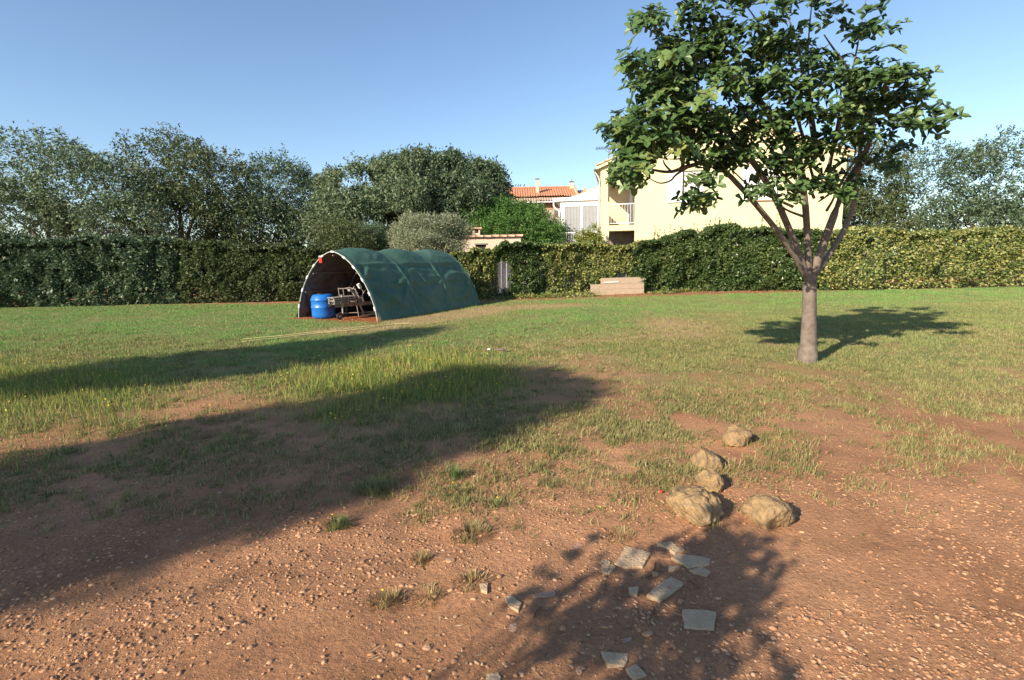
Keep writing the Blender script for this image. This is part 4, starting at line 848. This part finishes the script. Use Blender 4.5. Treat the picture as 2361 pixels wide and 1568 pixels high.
# ================================================================== fig tree on the right
fig = thing('fig_tree', 'fig tree with large lobed leaves reaching in from the right', 'tree', (4.5, 7.7, 0))
def fig_leaf_mesh(name, seed):
    rr = random.Random(seed); half = [(0,0),(.10,.03),(.30,.02),(.42,.16),(.33,.27),(.22,.33),(.40,.44),(.50,.60),(.38,.68),(.20,.60),(.17,.72),(.14,.88),(0,1.0)]
    half = [(x_*(.9+.25*rr.random()), y_*(.95+.1*rr.random())) for x_, y_ in half]; half[0] = (0,0); half[-1] = (0,1)
    V = []; n = len(half); bend = .25+.25*rr.random(); cup = .25+.25*rr.random()
    def z(x_, y_): return cup*abs(x_)*.8 - bend*y_*y_*.6 + .03*math.sin(9*y_+x_*7)
    mid = [(0, .33), (0, .62)]
    for x_, y_ in half: V.append((x_, y_, z(x_, y_)))
    for x_, y_ in half[1:-1]: V.append((-x_*(.92+.1*rr.random()), y_, z(x_, y_)))
    m1 = len(V); V.append((0, .30, z(0,.30))); V.append((0, .60, z(0,.60)))
    F_ = []
    def fan(ids):
        for a, c in zip(ids[:-1], ids[1:]):
            ya = (V[a][1]+V[c][1])/2; F_.append((m1 if ya < .48 else m1+1, a, c))
    fan(list(range(n))); fan([0]+list(range(n, 2*n-2))+[n-1]); F_.append((m1, m1+1, 5)); F_.append((m1, m1+1, n+4))
    V.append((.012,-.28,.06)); V.append((-.012,-.28,.06)); k = len(V); F_.append((0, k-2, k-1))
    me = bpy.data.meshes.new(name); me.from_pydata(V, [], F_); me.materials.append(lm_fig2); me.update(); return me, np.array(V), F_
def objleaf():
    m, t, b, o = nodes('leaf_fig_object'); b.inputs['Roughness'].default_value = .40; b.inputs['Specular IOR Level'].default_value = .45
    oi = t.nodes.new('ShaderNodeObjectInfo'); r = ramp(t, [(0,(.048,.10,.034)),(.45,(.085,.155,.048)),(.85,(.14,.215,.066)),(1,(.24,.28,.09))]); t.links.new(oi.outputs['Random'], r.inputs[0])
    tc = t.nodes.new('ShaderNodeTexCoord'); wv = t.nodes.new('ShaderNodeTexNoise'); wv.inputs['Scale'].default_value = 7; t.links.new(tc.outputs['Object'], wv.inputs[0])
    mx = t.nodes.new('ShaderNodeMixRGB'); mx.blend_type = 'MULTIPLY'; mx.inputs[0].default_value = .5; t.links.new(r.outputs[0], mx.inputs[1]); t.links.new(wv.outputs[0], mx.inputs[2])
    hs = t.nodes.new('ShaderNodeHueSaturation'); hs.inputs['Value'].default_value = 1.3; t.links.new(mx.outputs[0], hs.inputs['Color'])
    t.links.new(hs.outputs[0], b.inputs['Base Color']); tr = t.nodes.new('ShaderNodeBsdfTranslucent'); t.links.new(r.outputs[0], tr.inputs[0]); ms = t.nodes.new('ShaderNodeMixShader'); ms.inputs[0].default_value = .25
    t.links.new(b.outputs[0], ms.inputs[1]); t.links.new(tr.outputs[0], ms.inputs[2]); t.links.new(ms.outputs[0], o.inputs[0]); return m
lm_fig2 = objleaf(); FM = [fig_leaf_mesh('fig_leaf', i) for i in range(5)]
CL = [(1492,28,14,1),(1500,62,24,2),(1530,92,34,3),(1592,12,20,1),(1602,60,38,3),(1580,105,44,4),(1545,125,34,3),(1478,150,30,2),(1462,132,14,1),(1515,168,40,4),(1585,175,50,5),(1495,205,34,3),(1550,230,50,5),(1605,240,40,4),(1452,250,28,2),(1402,290,18,1),(1428,285,28,2),(1478,275,42,4),(1535,290,48,5),(1598,300,44,4),(1455,335,25,3),(1485,345,28,3),(1448,395,26,3),(1470,395,18,2),(1602,452,26,3),(1606,412,16,1),(1560,335,30,2),
      (1525,140,30,3),(1470,180,24,2),(1500,240,36,3),(1440,300,26,2),(1460,365,26,3),(1500,310,30,3),(1610,120,30,3),(1560,180,36,4),(1575,265,30,3),
      (1660,60,60,6),(1660,160,60,6),(1680,260,60,6),(1650,350,40,4),(1740,120,70,7),(1750,240,70,7),(1730,340,60,6),(1830,60,80,7),(1840,180,80,8),(1850,300,80,7),(1930,120,90,8),(1950,250,90,8),(2040,180,90,8),(2030,300,80,7),(1790,420,60,5),(1920,400,70,6),(2110,250,70,5),(1660,-60,70,5),(1760,-70,90,7),(1880,-70,100,8),(2000,-20,100,7)]
parts = []; tips = []
for (u, v, r_, wgt) in CL:
    Yc = 6.6+random.uniform(-.35,.7); tips.append((u, v, AT(u, v, Yc+.15))); nros = max(3, int(wgt*1.9)); 
    for j in range(nros):
        a = random.uniform(0, 2*math.pi); rad = r_*math.sqrt(random.random()); tw_ = AT(u+rad*math.cos(a), v+rad*math.sin(a), Yc+random.uniform(-.45,.45)); th0 = random.uniform(0, 2*math.pi)
        for k in range(random.randint(4, 7)):
            th_ = th0+k*2.4; el = random.uniform(-.9, .25); d = Vector((math.cos(th_)*math.cos(el)*1.0, math.sin(th_)*math.cos(el)-.25, math.sin(el))).normalized()
            pos = Vector(tw_)+d*.05+Vector((0,0,random.uniform(-.04,.05))); sz = random.uniform(.14,.245)*(1.0 if k < 5 else .7)
            nrm = Vector((d.x*.4+random.uniform(-.35,.35)-.2, d.y*.4-.45+random.uniform(-.3,.3), .75)); nrm = (nrm-d*nrm.dot(d)).normalized(); sx = d.cross(nrm)
            M = Matrix.Identity(4)
            for i in range(3): M[i][0], M[i][1], M[i][2] = sx[i]*sz*1.05, d[i]*sz, nrm[i]*sz
            M.translation = pos; parts.append((M, random.randrange(5), u+rad*math.cos(a), tw_[1]-sz*3))
parts.sort(key=lambda p: (p[2] > 1640, p[3]))
inv = WM[fig].inverted(); SV = []; SF = []; nv = 0
fol = None
for i, (M, mi, u, _) in enumerate(parts):
    L_ = inv @ M
    if i < 300:
        o = bpy.data.objects.new('leaf', FM[mi][0]); C.objects.link(o); o.parent = fig; o.matrix_local = L_; WM[o] = M
    else:
        Mn = np.array(L_); V = FM[mi][1]@Mn[:3,:3].T+Mn[:3,3]; SV.append(V); SF += [tuple(a+nv for a in f) for f in FM[mi][2]]; nv += len(V)
o = npmesh('foliage', np.concatenate(SV), np.array(SF), leafmat('leaf_fig_mass', [(.048,.10,.034),(.085,.155,.048),(.14,.215,.066)], .25, .42, spec=.4), fig, world=False); o['kind'] = 'stuff'
tk = MB().tube([(4.5,7.7,-.1),(4.5,7.7,.08),(4.49,7.67,.3),(4.46,7.65,.7),(4.4,7.6,1.2)], [.20,.145,.115,.10,.09], 10).build('trunk', m_figbark, fig)
def path(pp, r, par, nm='branch'):
    q = [np.array(p, float) for p in pp]; out = []
    for i in range(len(q)-1):
        for k in range(5):
            t = k/5; p0 = q[max(i-1,0)]; p1, p2 = q[i], q[i+1]; p3 = q[min(i+2,len(q)-1)]
            out.append(.5*((2*p1)+(-p0+p2)*t+(2*p0-5*p1+4*p2-p3)*t*t+(-p0+3*p1-3*p2+p3)*t**3))
    out.append(q[-1]); n_ = len(out); return MB().tube(out, [r*(1-.90*i/(n_-1)) for i in range(n_)], 8).build(nm, m_figbark, par)
fk = (4.4,7.6,1.2); Yb_ = 6.7
b1 = path([fk,(3.7,7.2,1.9),AT(1660,385,6.9),AT(1590,383,Yb_),AT(1548,396,Yb_),AT(1508,392,Yb_),AT(1480,380,6.6),AT(1455,350,6.5)], .042, tk)
path([AT(1590,383,Yb_),AT(1560,402,Yb_),AT(1545,417,6.65),AT(1520,422,6.6),AT(1490,408,6.6),AT(1460,400,6.6)], .018, b1, 'twig')
path([AT(1548,396,Yb_),AT(1530,370,6.7),AT(1560,345,6.7)], .016, b1, 'twig'); path([AT(1617,380,6.8),AT(1585,362,6.7),AT(1560,367,6.6),AT(1520,365,6.6)], .020, b1, 'twig')
path([AT(1640,385,6.9),AT(1615,400,6.8),AT(1604,430,6.7),AT(1600,465,6.7)], .016, b1, 'twig')
b2 = path([fk,(3.6,7.3,2.5),AT(1640,255,6.9),AT(1590,228,6.8),AT(1555,213,6.7),AT(1500,190,6.6)], .05, tk); path([AT(1590,228,6.8),AT(1540,270,6.7),AT(1470,280,6.6),AT(1410,292,6.5)], .020, b2, 'twig')
path([AT(1640,330,6.9),AT(1580,300,6.7),AT(1545,300,6.7),AT(1480,300,6.6),AT(1430,300,6.6)], .028, b2, 'twig')
b3 = path([fk,(3.9,7.3,3.0),AT(1660,150,7),AT(1590,110,6.9),AT(1540,90,6.8),AT(1505,55,6.7),AT(1492,25,6.7)], .05, tk); path([AT(1590,110,6.9),AT(1600,60,6.8),AT(1592,8,6.8)], .018, b3, 'twig'); path([AT(1560,100,6.9),AT(1515,150,6.8),AT(1475,148,6.7)], .018, b3, 'twig')
b4 = path([fk,(4.7,7.5,2.4),(5.0,7.4,3.4),AT(1900,80,7)], .07, tk); b5 = path([fk,(5.0,7.7,2.2),AT(2000,240,7.2),AT(2080,200,7.2)], .05, tk)
for (u, v, p) in tips[36:]:
    path([(4.5+.25*(p[0]-4.4), 7.5, 1.9+.4*(p[2]-1.9)), (4.4+.6*(p[0]-4.4), 7.2, 1.6+.75*(p[2]-1.6)), p], .022, tk, 'twig')

# ---- trees standing behind and left of the viewer (their shade falls on the lawn)
SD = np.array([SUNV.x, SUNV.y, SUNV.z])
def up_sun(x, y, L): return np.array([x, y, 0.])-SD/np.hypot(SD[0], SD[1])*L
ex_ = []
def shade_tree(name, label, base, spots, ntw, lpt, ln, wd, lm, r0=.18):
    ells = []
    for (u, v, L, r_) in spots:
        g = G(u, v) if not isinstance(u, float) else np.array([u, v, 0]); p = up_sun(g[0], g[1], L); ells.append((*p, r_, r_, r_*.8))
    return tree(name, label, base, ells, ntw, lpt, .16 if lm is not lm_fig else .05, ln, wd, lm, r0=r0, shell=.1)
shade_tree('orchard_tree', 'leafy tree behind the viewer whose shade crosses the lawn', (-8.9,-2.6,0), [(-2.5,4.4,12.3,.95),(-1.7,5.0,12.8,.95),(-.9,5.7,13.2,.8),(-.3,6.3,13.6,.6),(-.9,5.0,13,.75),(-.05,5.6,13.2,.55),(-.75,6.9,14,.35),(-2.0,3.7,12,.8),(-2.6,3.5,11.8,.8),(-1.2,4.2,12.4,.6),(.45,5.95,13.8,.28),(-3.2,3.9,11.6,.9)], 2600, 16, .14, .07, lm_shrub)
shade_tree('orchard_tree', 'second leafy tree left of the viewer', (-11.5,2.0,0), [(-4.7,8.3,12,1.0),(-3.7,9.7,13,.85),(-2.8,11.0,14,.6),(-4.0,9.0,12.5,.8),(-2.3,12.0,14.4,.32),(-5.6,8.2,11.5,1.0)], 2000, 16, .14, .07, lm_shrub)
YF = [(230,690,.045),(330,650,.05),(430,610,.05),(520,560,.045),(300,800,.03),(420,740,.05),(540,690,.06),(640,640,.06),(450,880,.06),(540,850,.05),(330,1020,.05),(450,1080,.09),(600,1060,.13),(740,1020,.14),(860,960,.12),(520,1170,.05),(820,1110,.08),(700,1160,.06),(1180,1160,.13),(1280,1080,.13),(1120,1260,.07),(1320,1200,.09),(1400,960,.06),(1480,880,.07),(1250,700,.05),(1150,720,.07),(1380,640,.07),(1500,720,.08),(1000,480,.06),(1120,450,.08),(1250,440,.07),(1400,470,.10),(1500,560,.07),(520,1480,.06),(600,1420,.05),(450,1560,.07),(1350,1500,.10),(1470,1450,.12),(1290,1600,.09),(1450,1600,.15),(860,690,.06),(1010,700,.07),(930,560,.045),(1650,700,.2),(1700,950,.2),(1620,450,.15),(1800,600,.25),(1650,1500,.2),(1500,1300,.07)]
def c4(x, y): return ((1310+x/3.0996)*.89806, (1240+y/3.0996)*.89806)
shade_tree('young_fig', 'smaller broad-leaved tree close behind the viewer', (-3.3,-1.7,0), [(*[float(q) for q in G(*c4(a, c_))[:2]], random.uniform(3.7,4.3), r_*.55) for a, c_, r_ in YF], 235, 4, .105, .07, lm_fig, r0=.016)

# ================================================================== foreground stones, slabs, tufts
def c4(x, y): return ((1310+x/3.0996)*.89806, (1240+y/3.0996)*.89806)
SL = [('large pale five-sided paving slab piece beside the rocks', [(915,495),(1120,550),(1055,662),(905,660),(830,630),(870,580)]),
 ('narrow upright slab shard left of the large five-sided slab', [(722,605),(765,600),(800,620),(775,710),(738,705)]), ('small slab sliver between the shard and the large slab', [(800,640),(838,660),(790,715),(778,705)]),
 ('pale slab piece below the big rock, left of its triangular neighbour', [(1168,490),(1285,478),(1325,510),(1268,532)]), ('triangular slab shard under the big rock', [(1268,548),(1325,515),(1388,538),(1310,570)]),
 ('wide cracked slab at the right edge below the rocks', [(1278,590),(1330,565),(1525,580),(1600,600),(1590,640),(1420,672),(1385,645)]), ('slab corner just below the wide cracked slab', [(1425,685),(1525,655),(1600,690),(1560,730)]),
 ('thin little slab sliver left of the wide cracked slab', [(1255,650),(1360,645),(1300,680),(1262,685)]), ('long rectangular slab lying diagonally', [(1085,885),(1170,815),(1280,738),(1382,788),(1300,860),(1195,932)]),
 ('small square slab chip left of the diagonal slab', [(942,830),(1020,826),(1008,885),(950,872)]), ('square slab at the lower right edge', [(1370,1010),(1525,1010),(1640,1030),(1620,1170),(1385,1150)]),
 ('rough half-buried slab lump above the four-sided front slab', [(900,1222),(1020,1200),(1050,1245),(950,1270)]), ('four-sided slab near the front, tapering to the bottom', [(720,1318),(840,1330),(938,1335),(935,1395),(905,1440),(775,1425)]),
 ('pointed slab piece nearest the front right', [(920,1465),(1000,1425),(1090,1510),(985,1545)]), ('half-buried reddish slab in the shade of the leaves', [(175,890),(355,848),(358,890),(190,910)]),
 ('small tilted slab left of the leaf shadow', [(-44,905),(5,895),(90,955),(65,1020),(-5,985)]), ('little slab chip beside the dry tuft', [(-244,820),(-176,815),(-184,885),(-232,870)]),
 ('slab piece cut by the bottom edge of the picture', [(-189,1490),(-94,1485),(-74,1525),(-104,1600),(-189,1590)]), ('half-buried brown slab chip at the bottom', [(-44,1470),(40,1455),(60,1500),(-20,1520)]),
 ('brownish flat stone below the small tilted slab', [(0,1100),(50,1095),(40,1160),(-5,1150)]), ('reddish tile fragment at the tip of the leaf shadow', [(455,470),(555,455),(570,490),(500,505)]), ('yellowish flat stone between leaf shadow fingers', [(600,575),(650,570),(670,590),(620,605)])]
m_slabred = mat('reddish_slab', (.34,.20,.14), (.44,.28,.20), .9, 12, bump=.5, bscale=70)
for i, (lb, pl) in enumerate(SL):
    pts = [G(*c4(*p)) for p in pl]; c = np.mean(pts, 0); z0 = float(gz(c[0], c[1]))-.008+.004*math.sin(i*5.1); th_ = .017+.007*((i*7) % 5)/5; red = any(w_ in lb for w_ in ('reddish', 'brown', 'rough', 'yellowish'))
    # roughen the outline
    out = []
    for a, d in zip(pts, pts[1:]+pts[:1]):
        m_ = max(2, int(np.linalg.norm(d-a)/.022))
        for k in range(m_):
            p = a+(d-a)*k/m_; j = 0 if k == 0 else .0035; out.append(p+np.array([random.uniform(-j,j), random.uniform(-j,j), 0]))
    n_ = len(out); tl = (random.uniform(-.03,.03), random.uniform(-.03,.03)); V = []
    for lev, shr in ((-.02, 1.02), (th_*.75, 1.0), (th_, .965)):
        for p in out:
            q = c+(p-c)*shr; V.append((q[0], q[1], z0+lev*(.45 if red and lev > 0 else 1)+tl[0]*(q[0]-c[0])+tl[1]*(q[1]-c[1])+.0012*random.uniform(-1,1)))
    ci = len(V); V.append((c[0], c[1], z0+th_*(.45 if red else 1)))
    Fs = [(l*n_+k, l*n_+(k+1) % n_, (l+1)*n_+(k+1) % n_, (l+1)*n_+k) for l in range(2) for k in range(n_)]+[(2*n_+k, 2*n_+(k+1) % n_, ci) for k in range(n_)]
    m_ = MB(); m_.add(V, Fs); o = m_.build('broken_slab', m_slabred if red else m_slab); tag(o, lb, 'slab', 'broken slabs')
import bmesh
def rock(name, label, c, r, seed, sub=4, group='rocks at the right border'):
    bm = bmesh.new(); bmesh.ops.create_icosphere(bm, subdivisions=sub, radius=1); rr = np.random.default_rng(seed); P_ = np.array([v.co[:] for v in bm.verts])
    nrm = unit(rr.normal(size=(9, 3))); 
    for nn in nrm:
        h_ = rr.uniform(.62, .9); d = P_@nn; P_ = P_-np.outer(np.maximum(d-h_, 0)*.85, nn)
    nz_ = fbm(P_[:,0]*2.2+seed, P_[:,1]*2.2+P_[:,2]*1.9, seed, 4)-.5; nf_ = fbm(P_[:,0]*9+P_[:,2]*4, P_[:,1]*9-P_[:,2]*6, seed+3, 3)-.5
    P_ = P_*(1+.42*nz_+.24*nf_)[:, None]*np.array(r)
    for v, p in zip(bm.verts, P_): v.co = p
    me = bpy.data.meshes.new(name); bm.to_mesh(me); bm.free(); me.materials.append(m_rock); me.polygons.foreach_set('use_smooth', [True]*len(me.polygons)); o = link(name, me); o.location = c; return tag(o, label, 'rock', group)
g = G(1592, 1195); rock('limestone_rock', 'large pitted yellow-grey limestone rock at the right edge', (g[0]+.045, g[1]+.05, .045), (.165,.19,.125), 3, 5)
g = G(1628, 1080); rock('limestone_rock', 'pointed yellowish rock farther up the right edge', (g[0]+.02, g[1]+.05, .03), (.11,.13,.13), 8)
g = G(1630, 1128); rock('limestone_rock', 'grey rock between the pointed rock and the large rock', (g[0]+.03, g[1]+.04, .04), (.09,.11,.10), 12)
for lb, x_, y_, s_ in (('rock in the border beyond the pointed rock', 1.95, 4.3, .14), ('wide rock to the right of the large pitted rock', 1.55, 2.95, .14)):
    rock('limestone_rock', lb, (x_, y_, .04), (s_*1.1, s_, s_*.8), int(x_*100))
# loose larger stones
SP = []
for i in range(45):
    u = random.uniform(745, 1560); v = random.uniform(1230, 1560); SP.append(G(u, v))
for i, p in enumerate(SP):
    s_ = .009+.015*random.random()**3; bm = bmesh.new(); bmesh.ops.create_icosphere(bm, subdivisions=2, radius=1); rr = np.random.default_rng(500+i)
    P_ = np.array([v.co[:] for v in bm.verts])
    for nn in unit(rr.normal(size=(7, 3))): d = P_@nn; P_ = P_-np.outer(np.maximum(d-rr.uniform(.5,.85), 0)*.9, nn)
    P_ = P_*np.array([rr.uniform(.9,1.4), rr.uniform(.8,1.1), rr.uniform(.35,.6)])*s_
    for v, q in zip(bm.verts, P_): v.co = q
    me = bpy.data.meshes.new('stone'); bm.to_mesh(me); bm.free(); me.materials.append(m_stone); o = link('loose_stone', me); o.location = (p[0], p[1], float(gz(p[0], p[1]))+s_*.25); o.rotation_euler = (0, 0, rr.uniform(0, 6)); tag(o, 'small tan stone lying loose on the bare red soil in the foreground', 'stone', 'loose stones in the foreground')
# individual tufts
GREEN = [(.12,.15,.05),(.19,.21,.08),(.27,.25,.11)]; STRAW = [(.26,.19,.09),(.38,.28,.14),(.20,.16,.07)]; MIX = [(.17,.16,.07),(.27,.22,.10),(.34,.26,.13)]
TU = [('large dark green tuft at the left in the shade', 870,1128,.15,.14,520,GREEN,0), ('upright spiky grass tuft standing in the shade', 1052,1098,.055,.17,170,[(.09,.15,.05),(.14,.20,.07)],0), ('round green tuft with yellow tips at the left edge', 780,1212,.085,.10,420,GREEN,1),
 ('broad dry twiggy tuft in the middle of the bare soil', 1088,1228,.11,.10,480,MIX,0), ('green tuft with a yellow flower right of centre', 1142,1160,.085,.07,280,GREEN,1), ('flat creeping weed patch below the large green tuft', 955,1185,.17,.035,520,GREEN,0),
 ('small pale dry tuft on the soil', 972,1288,.06,.075,230,STRAW,0), ('dry tuft beside the little slab chip', 1088,1340,.085,.07,330,STRAW,0), ('dry tuft with one yellow flower at lower left', 892,1385,.075,.085,330,STRAW,1),
 ('low dry weed strip between two dry tufts', 985,1375,.09,.045,330,STRAW,0), ('low olive tuft on the sunlit edge', 1242,1075,.11,.075,330,MIX,0), ('small creeping tuft right of the sunlit edge', 1275,1112,.10,.045,270,GREEN,0), ('straw tuft above the large slab', 1432,1232,.10,.05,360,STRAW,0),
 ('tiny weed with a bright yellow flower on bare soil', 1388,1172,.04,.025,110,GREEN,1), ('green and yellow tuft beside the shade edge', 1060,1130,.13,.06,380,GREEN,1), ('low tuft at the left of the yellow-flowered weed', 1410,1145,.05,.04,130,MIX,0), ('tiny green sprig by the pale dry tuft', 968,1240,.028,.02,60,GREEN,0), ('green weed clump at the right below the lawn', 1420,1015,.16,.07,420,GREEN,0), ('low weed clump in shade at the right edge', 1590,1005,.16,.06,380,GREEN,0), ('straw clump in front of the pointed rock', 1490,1110,.20,.05,480,STRAW,0)]
for (lb, u, v, r_, h_, n_, cols, nfl) in TU:
    p = G(u, v); t_ = thing('grass_tuft', lb, 'grass tuft', (p[0], p[1], float(gz(p[0], p[1]))), group='tufts on the bare soil')
    a = rng.random(n_)*2*math.pi; q = np.sqrt(rng.random(n_))*r_*1.15*(.35+.65*fbm(np.cos(a)*1.5+u, np.sin(a)*1.5, 5, 2)*1.5); x = p[0]+np.cos(a)*q; y = p[1]+np.sin(a)*q
    hh = h_*.85*(.25+.75*rng.random(n_)**1.4)*(1-.45*(q/r_)**2); wd_ = np.full(n_, .0042)
    c = pick(cols, n_, .3); tip = np.where((rng.random(n_) < .15)[:, None], np.array([.34,.30,.12]), c*1.2)
    zb_ = gz(x, y); lo = np.clip(q/r_, 0, 1)*hh*.75; zz = zb_-.004
    bx, by = np.cos(a+1.57)*wd_/2, np.sin(a+1.57)*wd_/2; out_ = a+rng.normal(size=n_)*.6
    V = np.empty((n_, 5, 3)); mx_, my_ = x+np.cos(out_)*lo*.35, y+np.sin(out_)*lo*.35
    V[:,0] = np.stack([x-bx,y-by,zz],-1); V[:,1] = np.stack([x+bx,y+by,zz],-1); V[:,2] = np.stack([mx_+bx*.8,my_+by*.8,zz+hh*.6],-1); V[:,3] = np.stack([mx_-bx*.8,my_-by*.8,zz+hh*.6],-1); V[:,4] = np.stack([x+np.cos(out_)*lo,y+np.sin(out_)*lo,zz+hh],-1)
    b_ = (np.arange(n_)*5)[:, None]; F_ = np.concatenate([b_+np.array([[0,1,2]]), b_+np.array([[0,2,3]]), b_+np.array([[3,2,4]])], 1).reshape(-1,3)
    cc = np.repeat(c[:, None], 5, 1); cc[:, 4] = tip; npmesh('blades', V.reshape(-1,3), F_, m_grass, t_, col=cc.reshape(-1,3))['kind'] = 'stuff'
    for j in range(nfl):
        aa = random.uniform(0,6.28); fx, fy = p[0]+math.cos(aa)*r_*.5, p[1]+math.sin(aa)*r_*.5; fz = float(gz(fx, fy))+h_*.9
        fl = MB().tube([(fx,fy,fz-h_*.9),(fx,fy,fz)], .0015, 4); fo = fl.build('flower_stalk', lm_shrub, t_); m_ = MB(); 
        for k in range(8):
            th_ = k*math.pi/4; rr_ = .0075; m_.add([(fx,fy,fz),(fx+rr_*math.cos(th_-.3),fy+rr_*math.sin(th_-.3),fz+.005),(fx+rr_*1.25*math.cos(th_),fy+rr_*1.25*math.sin(th_),fz+.006),(fx+rr_*math.cos(th_+.3),fy+rr_*math.sin(th_+.3),fz+.005)], [(0,1,2,3)])
        m_.build('flower', m_yellow, fo)
# yellow flowers in the tall grass (stuff)
x, y = view_points(9000, 4.5, 10, .6); L, T, D, W, E = cover(x, y); k = (rng.random(len(x)) < T*.5)*(fbm(x*1.2, y*1.2, 55, 2) > .45); x, y = x[k], y[k]; n = len(x)
D_ = unit(np.stack([rng.normal(size=n), rng.normal(size=n)-.5, .5+0*x], -1)); S_ = unit(np.cross(D_, np.array([0,0,1.])+.3*rng.normal(size=(n, 3)))); V, F_ = leaf_quads(np.stack([x, y, gz(x, y)+.08+.08*rng.random(n)], -1), D_, S_, .020, .020)
tag(npmesh('yellow_flowers', V, F_, m_yellow), 'small yellow flowers dotted through the taller grass', 'flowers', kind='stuff')
# straw bits and dead leaves on the bare soil (stuff)
x, y = view_points(5200, 1.5, 6.0, 1.0); k = rng.random(len(x)) < (.12+.88*sstep(.45, .65, fbm(x*1.9, y*1.9, 57, 3))); x, y = x[k], y[k]; n = len(x)
D_ = unit(np.stack([rng.normal(size=n), rng.normal(size=n), .10*rng.normal(size=n)], -1)); S_ = unit(np.cross(D_, np.array([0,0,1.])+.3*rng.normal(size=(n, 3)))); thin = rng.random(n) < .8
V, F_ = leaf_quads(np.stack([x, y, gz(x, y)+.006+.004*rng.random(n)], -1), D_, S_, np.where(thin, .02+.05*rng.random(n), .018), np.where(thin, .0035, .012))
tag(npmesh('straw_litter', V, F_, leafmat('straw_litter', [(.42,.31,.17),(.20,.11,.06),(.50,.39,.23),(.30,.19,.11)], 0.05, .85)), 'straw bits and dead leaves strewn on the bare soil', 'litter', kind='stuff')
# twigs and litter bits
for lb, pts in (('thin curved twig beside the large five-sided slab', [(1090,740),(1130,710),(1148,660),(1150,620)]), ('short dark twig below the diagonal slab', [(1145,975),(1143,1050)]), ('bent twig left of the leaf shadow', [(190,1065),(205,1020),(245,990)]), ('straight stick by the square slab at right', [(1420,765),(1510,830)])):
    P_ = [G(*c4(*q)) for q in pts]; tag(MB().tube([(p[0], p[1], float(gz(p[0], p[1]))+.008) for p in P_], [.0035]*len(P_), 5).build('twig', m_twig), lb, 'twig')
p = G(1153, 812); o = rock('piece_of_wood', 'dark bit of wood lying on the lawn', (p[0], p[1], .05), (.12,.03,.025), 77, 3, None); o.data.materials[0] = m_bark; o['category'] = 'wood'
p = G(1128, 813); o = rock('white_scrap', 'small white scrap lying on the lawn left of the wood', (p[0], p[1], .06), (.035,.025,.02), 78, 2, None); o.data.materials[0] = m_clip; o['category'] = 'scrap'
p = G(1525, 1137); o = rock('red_scrap', 'tiny red scrap in the dry grass left of the rocks', (p[0], p[1], .012), (.012,.010,.010), 79, 2, None); o.data.materials[0] = m_red; o['category'] = 'scrap'
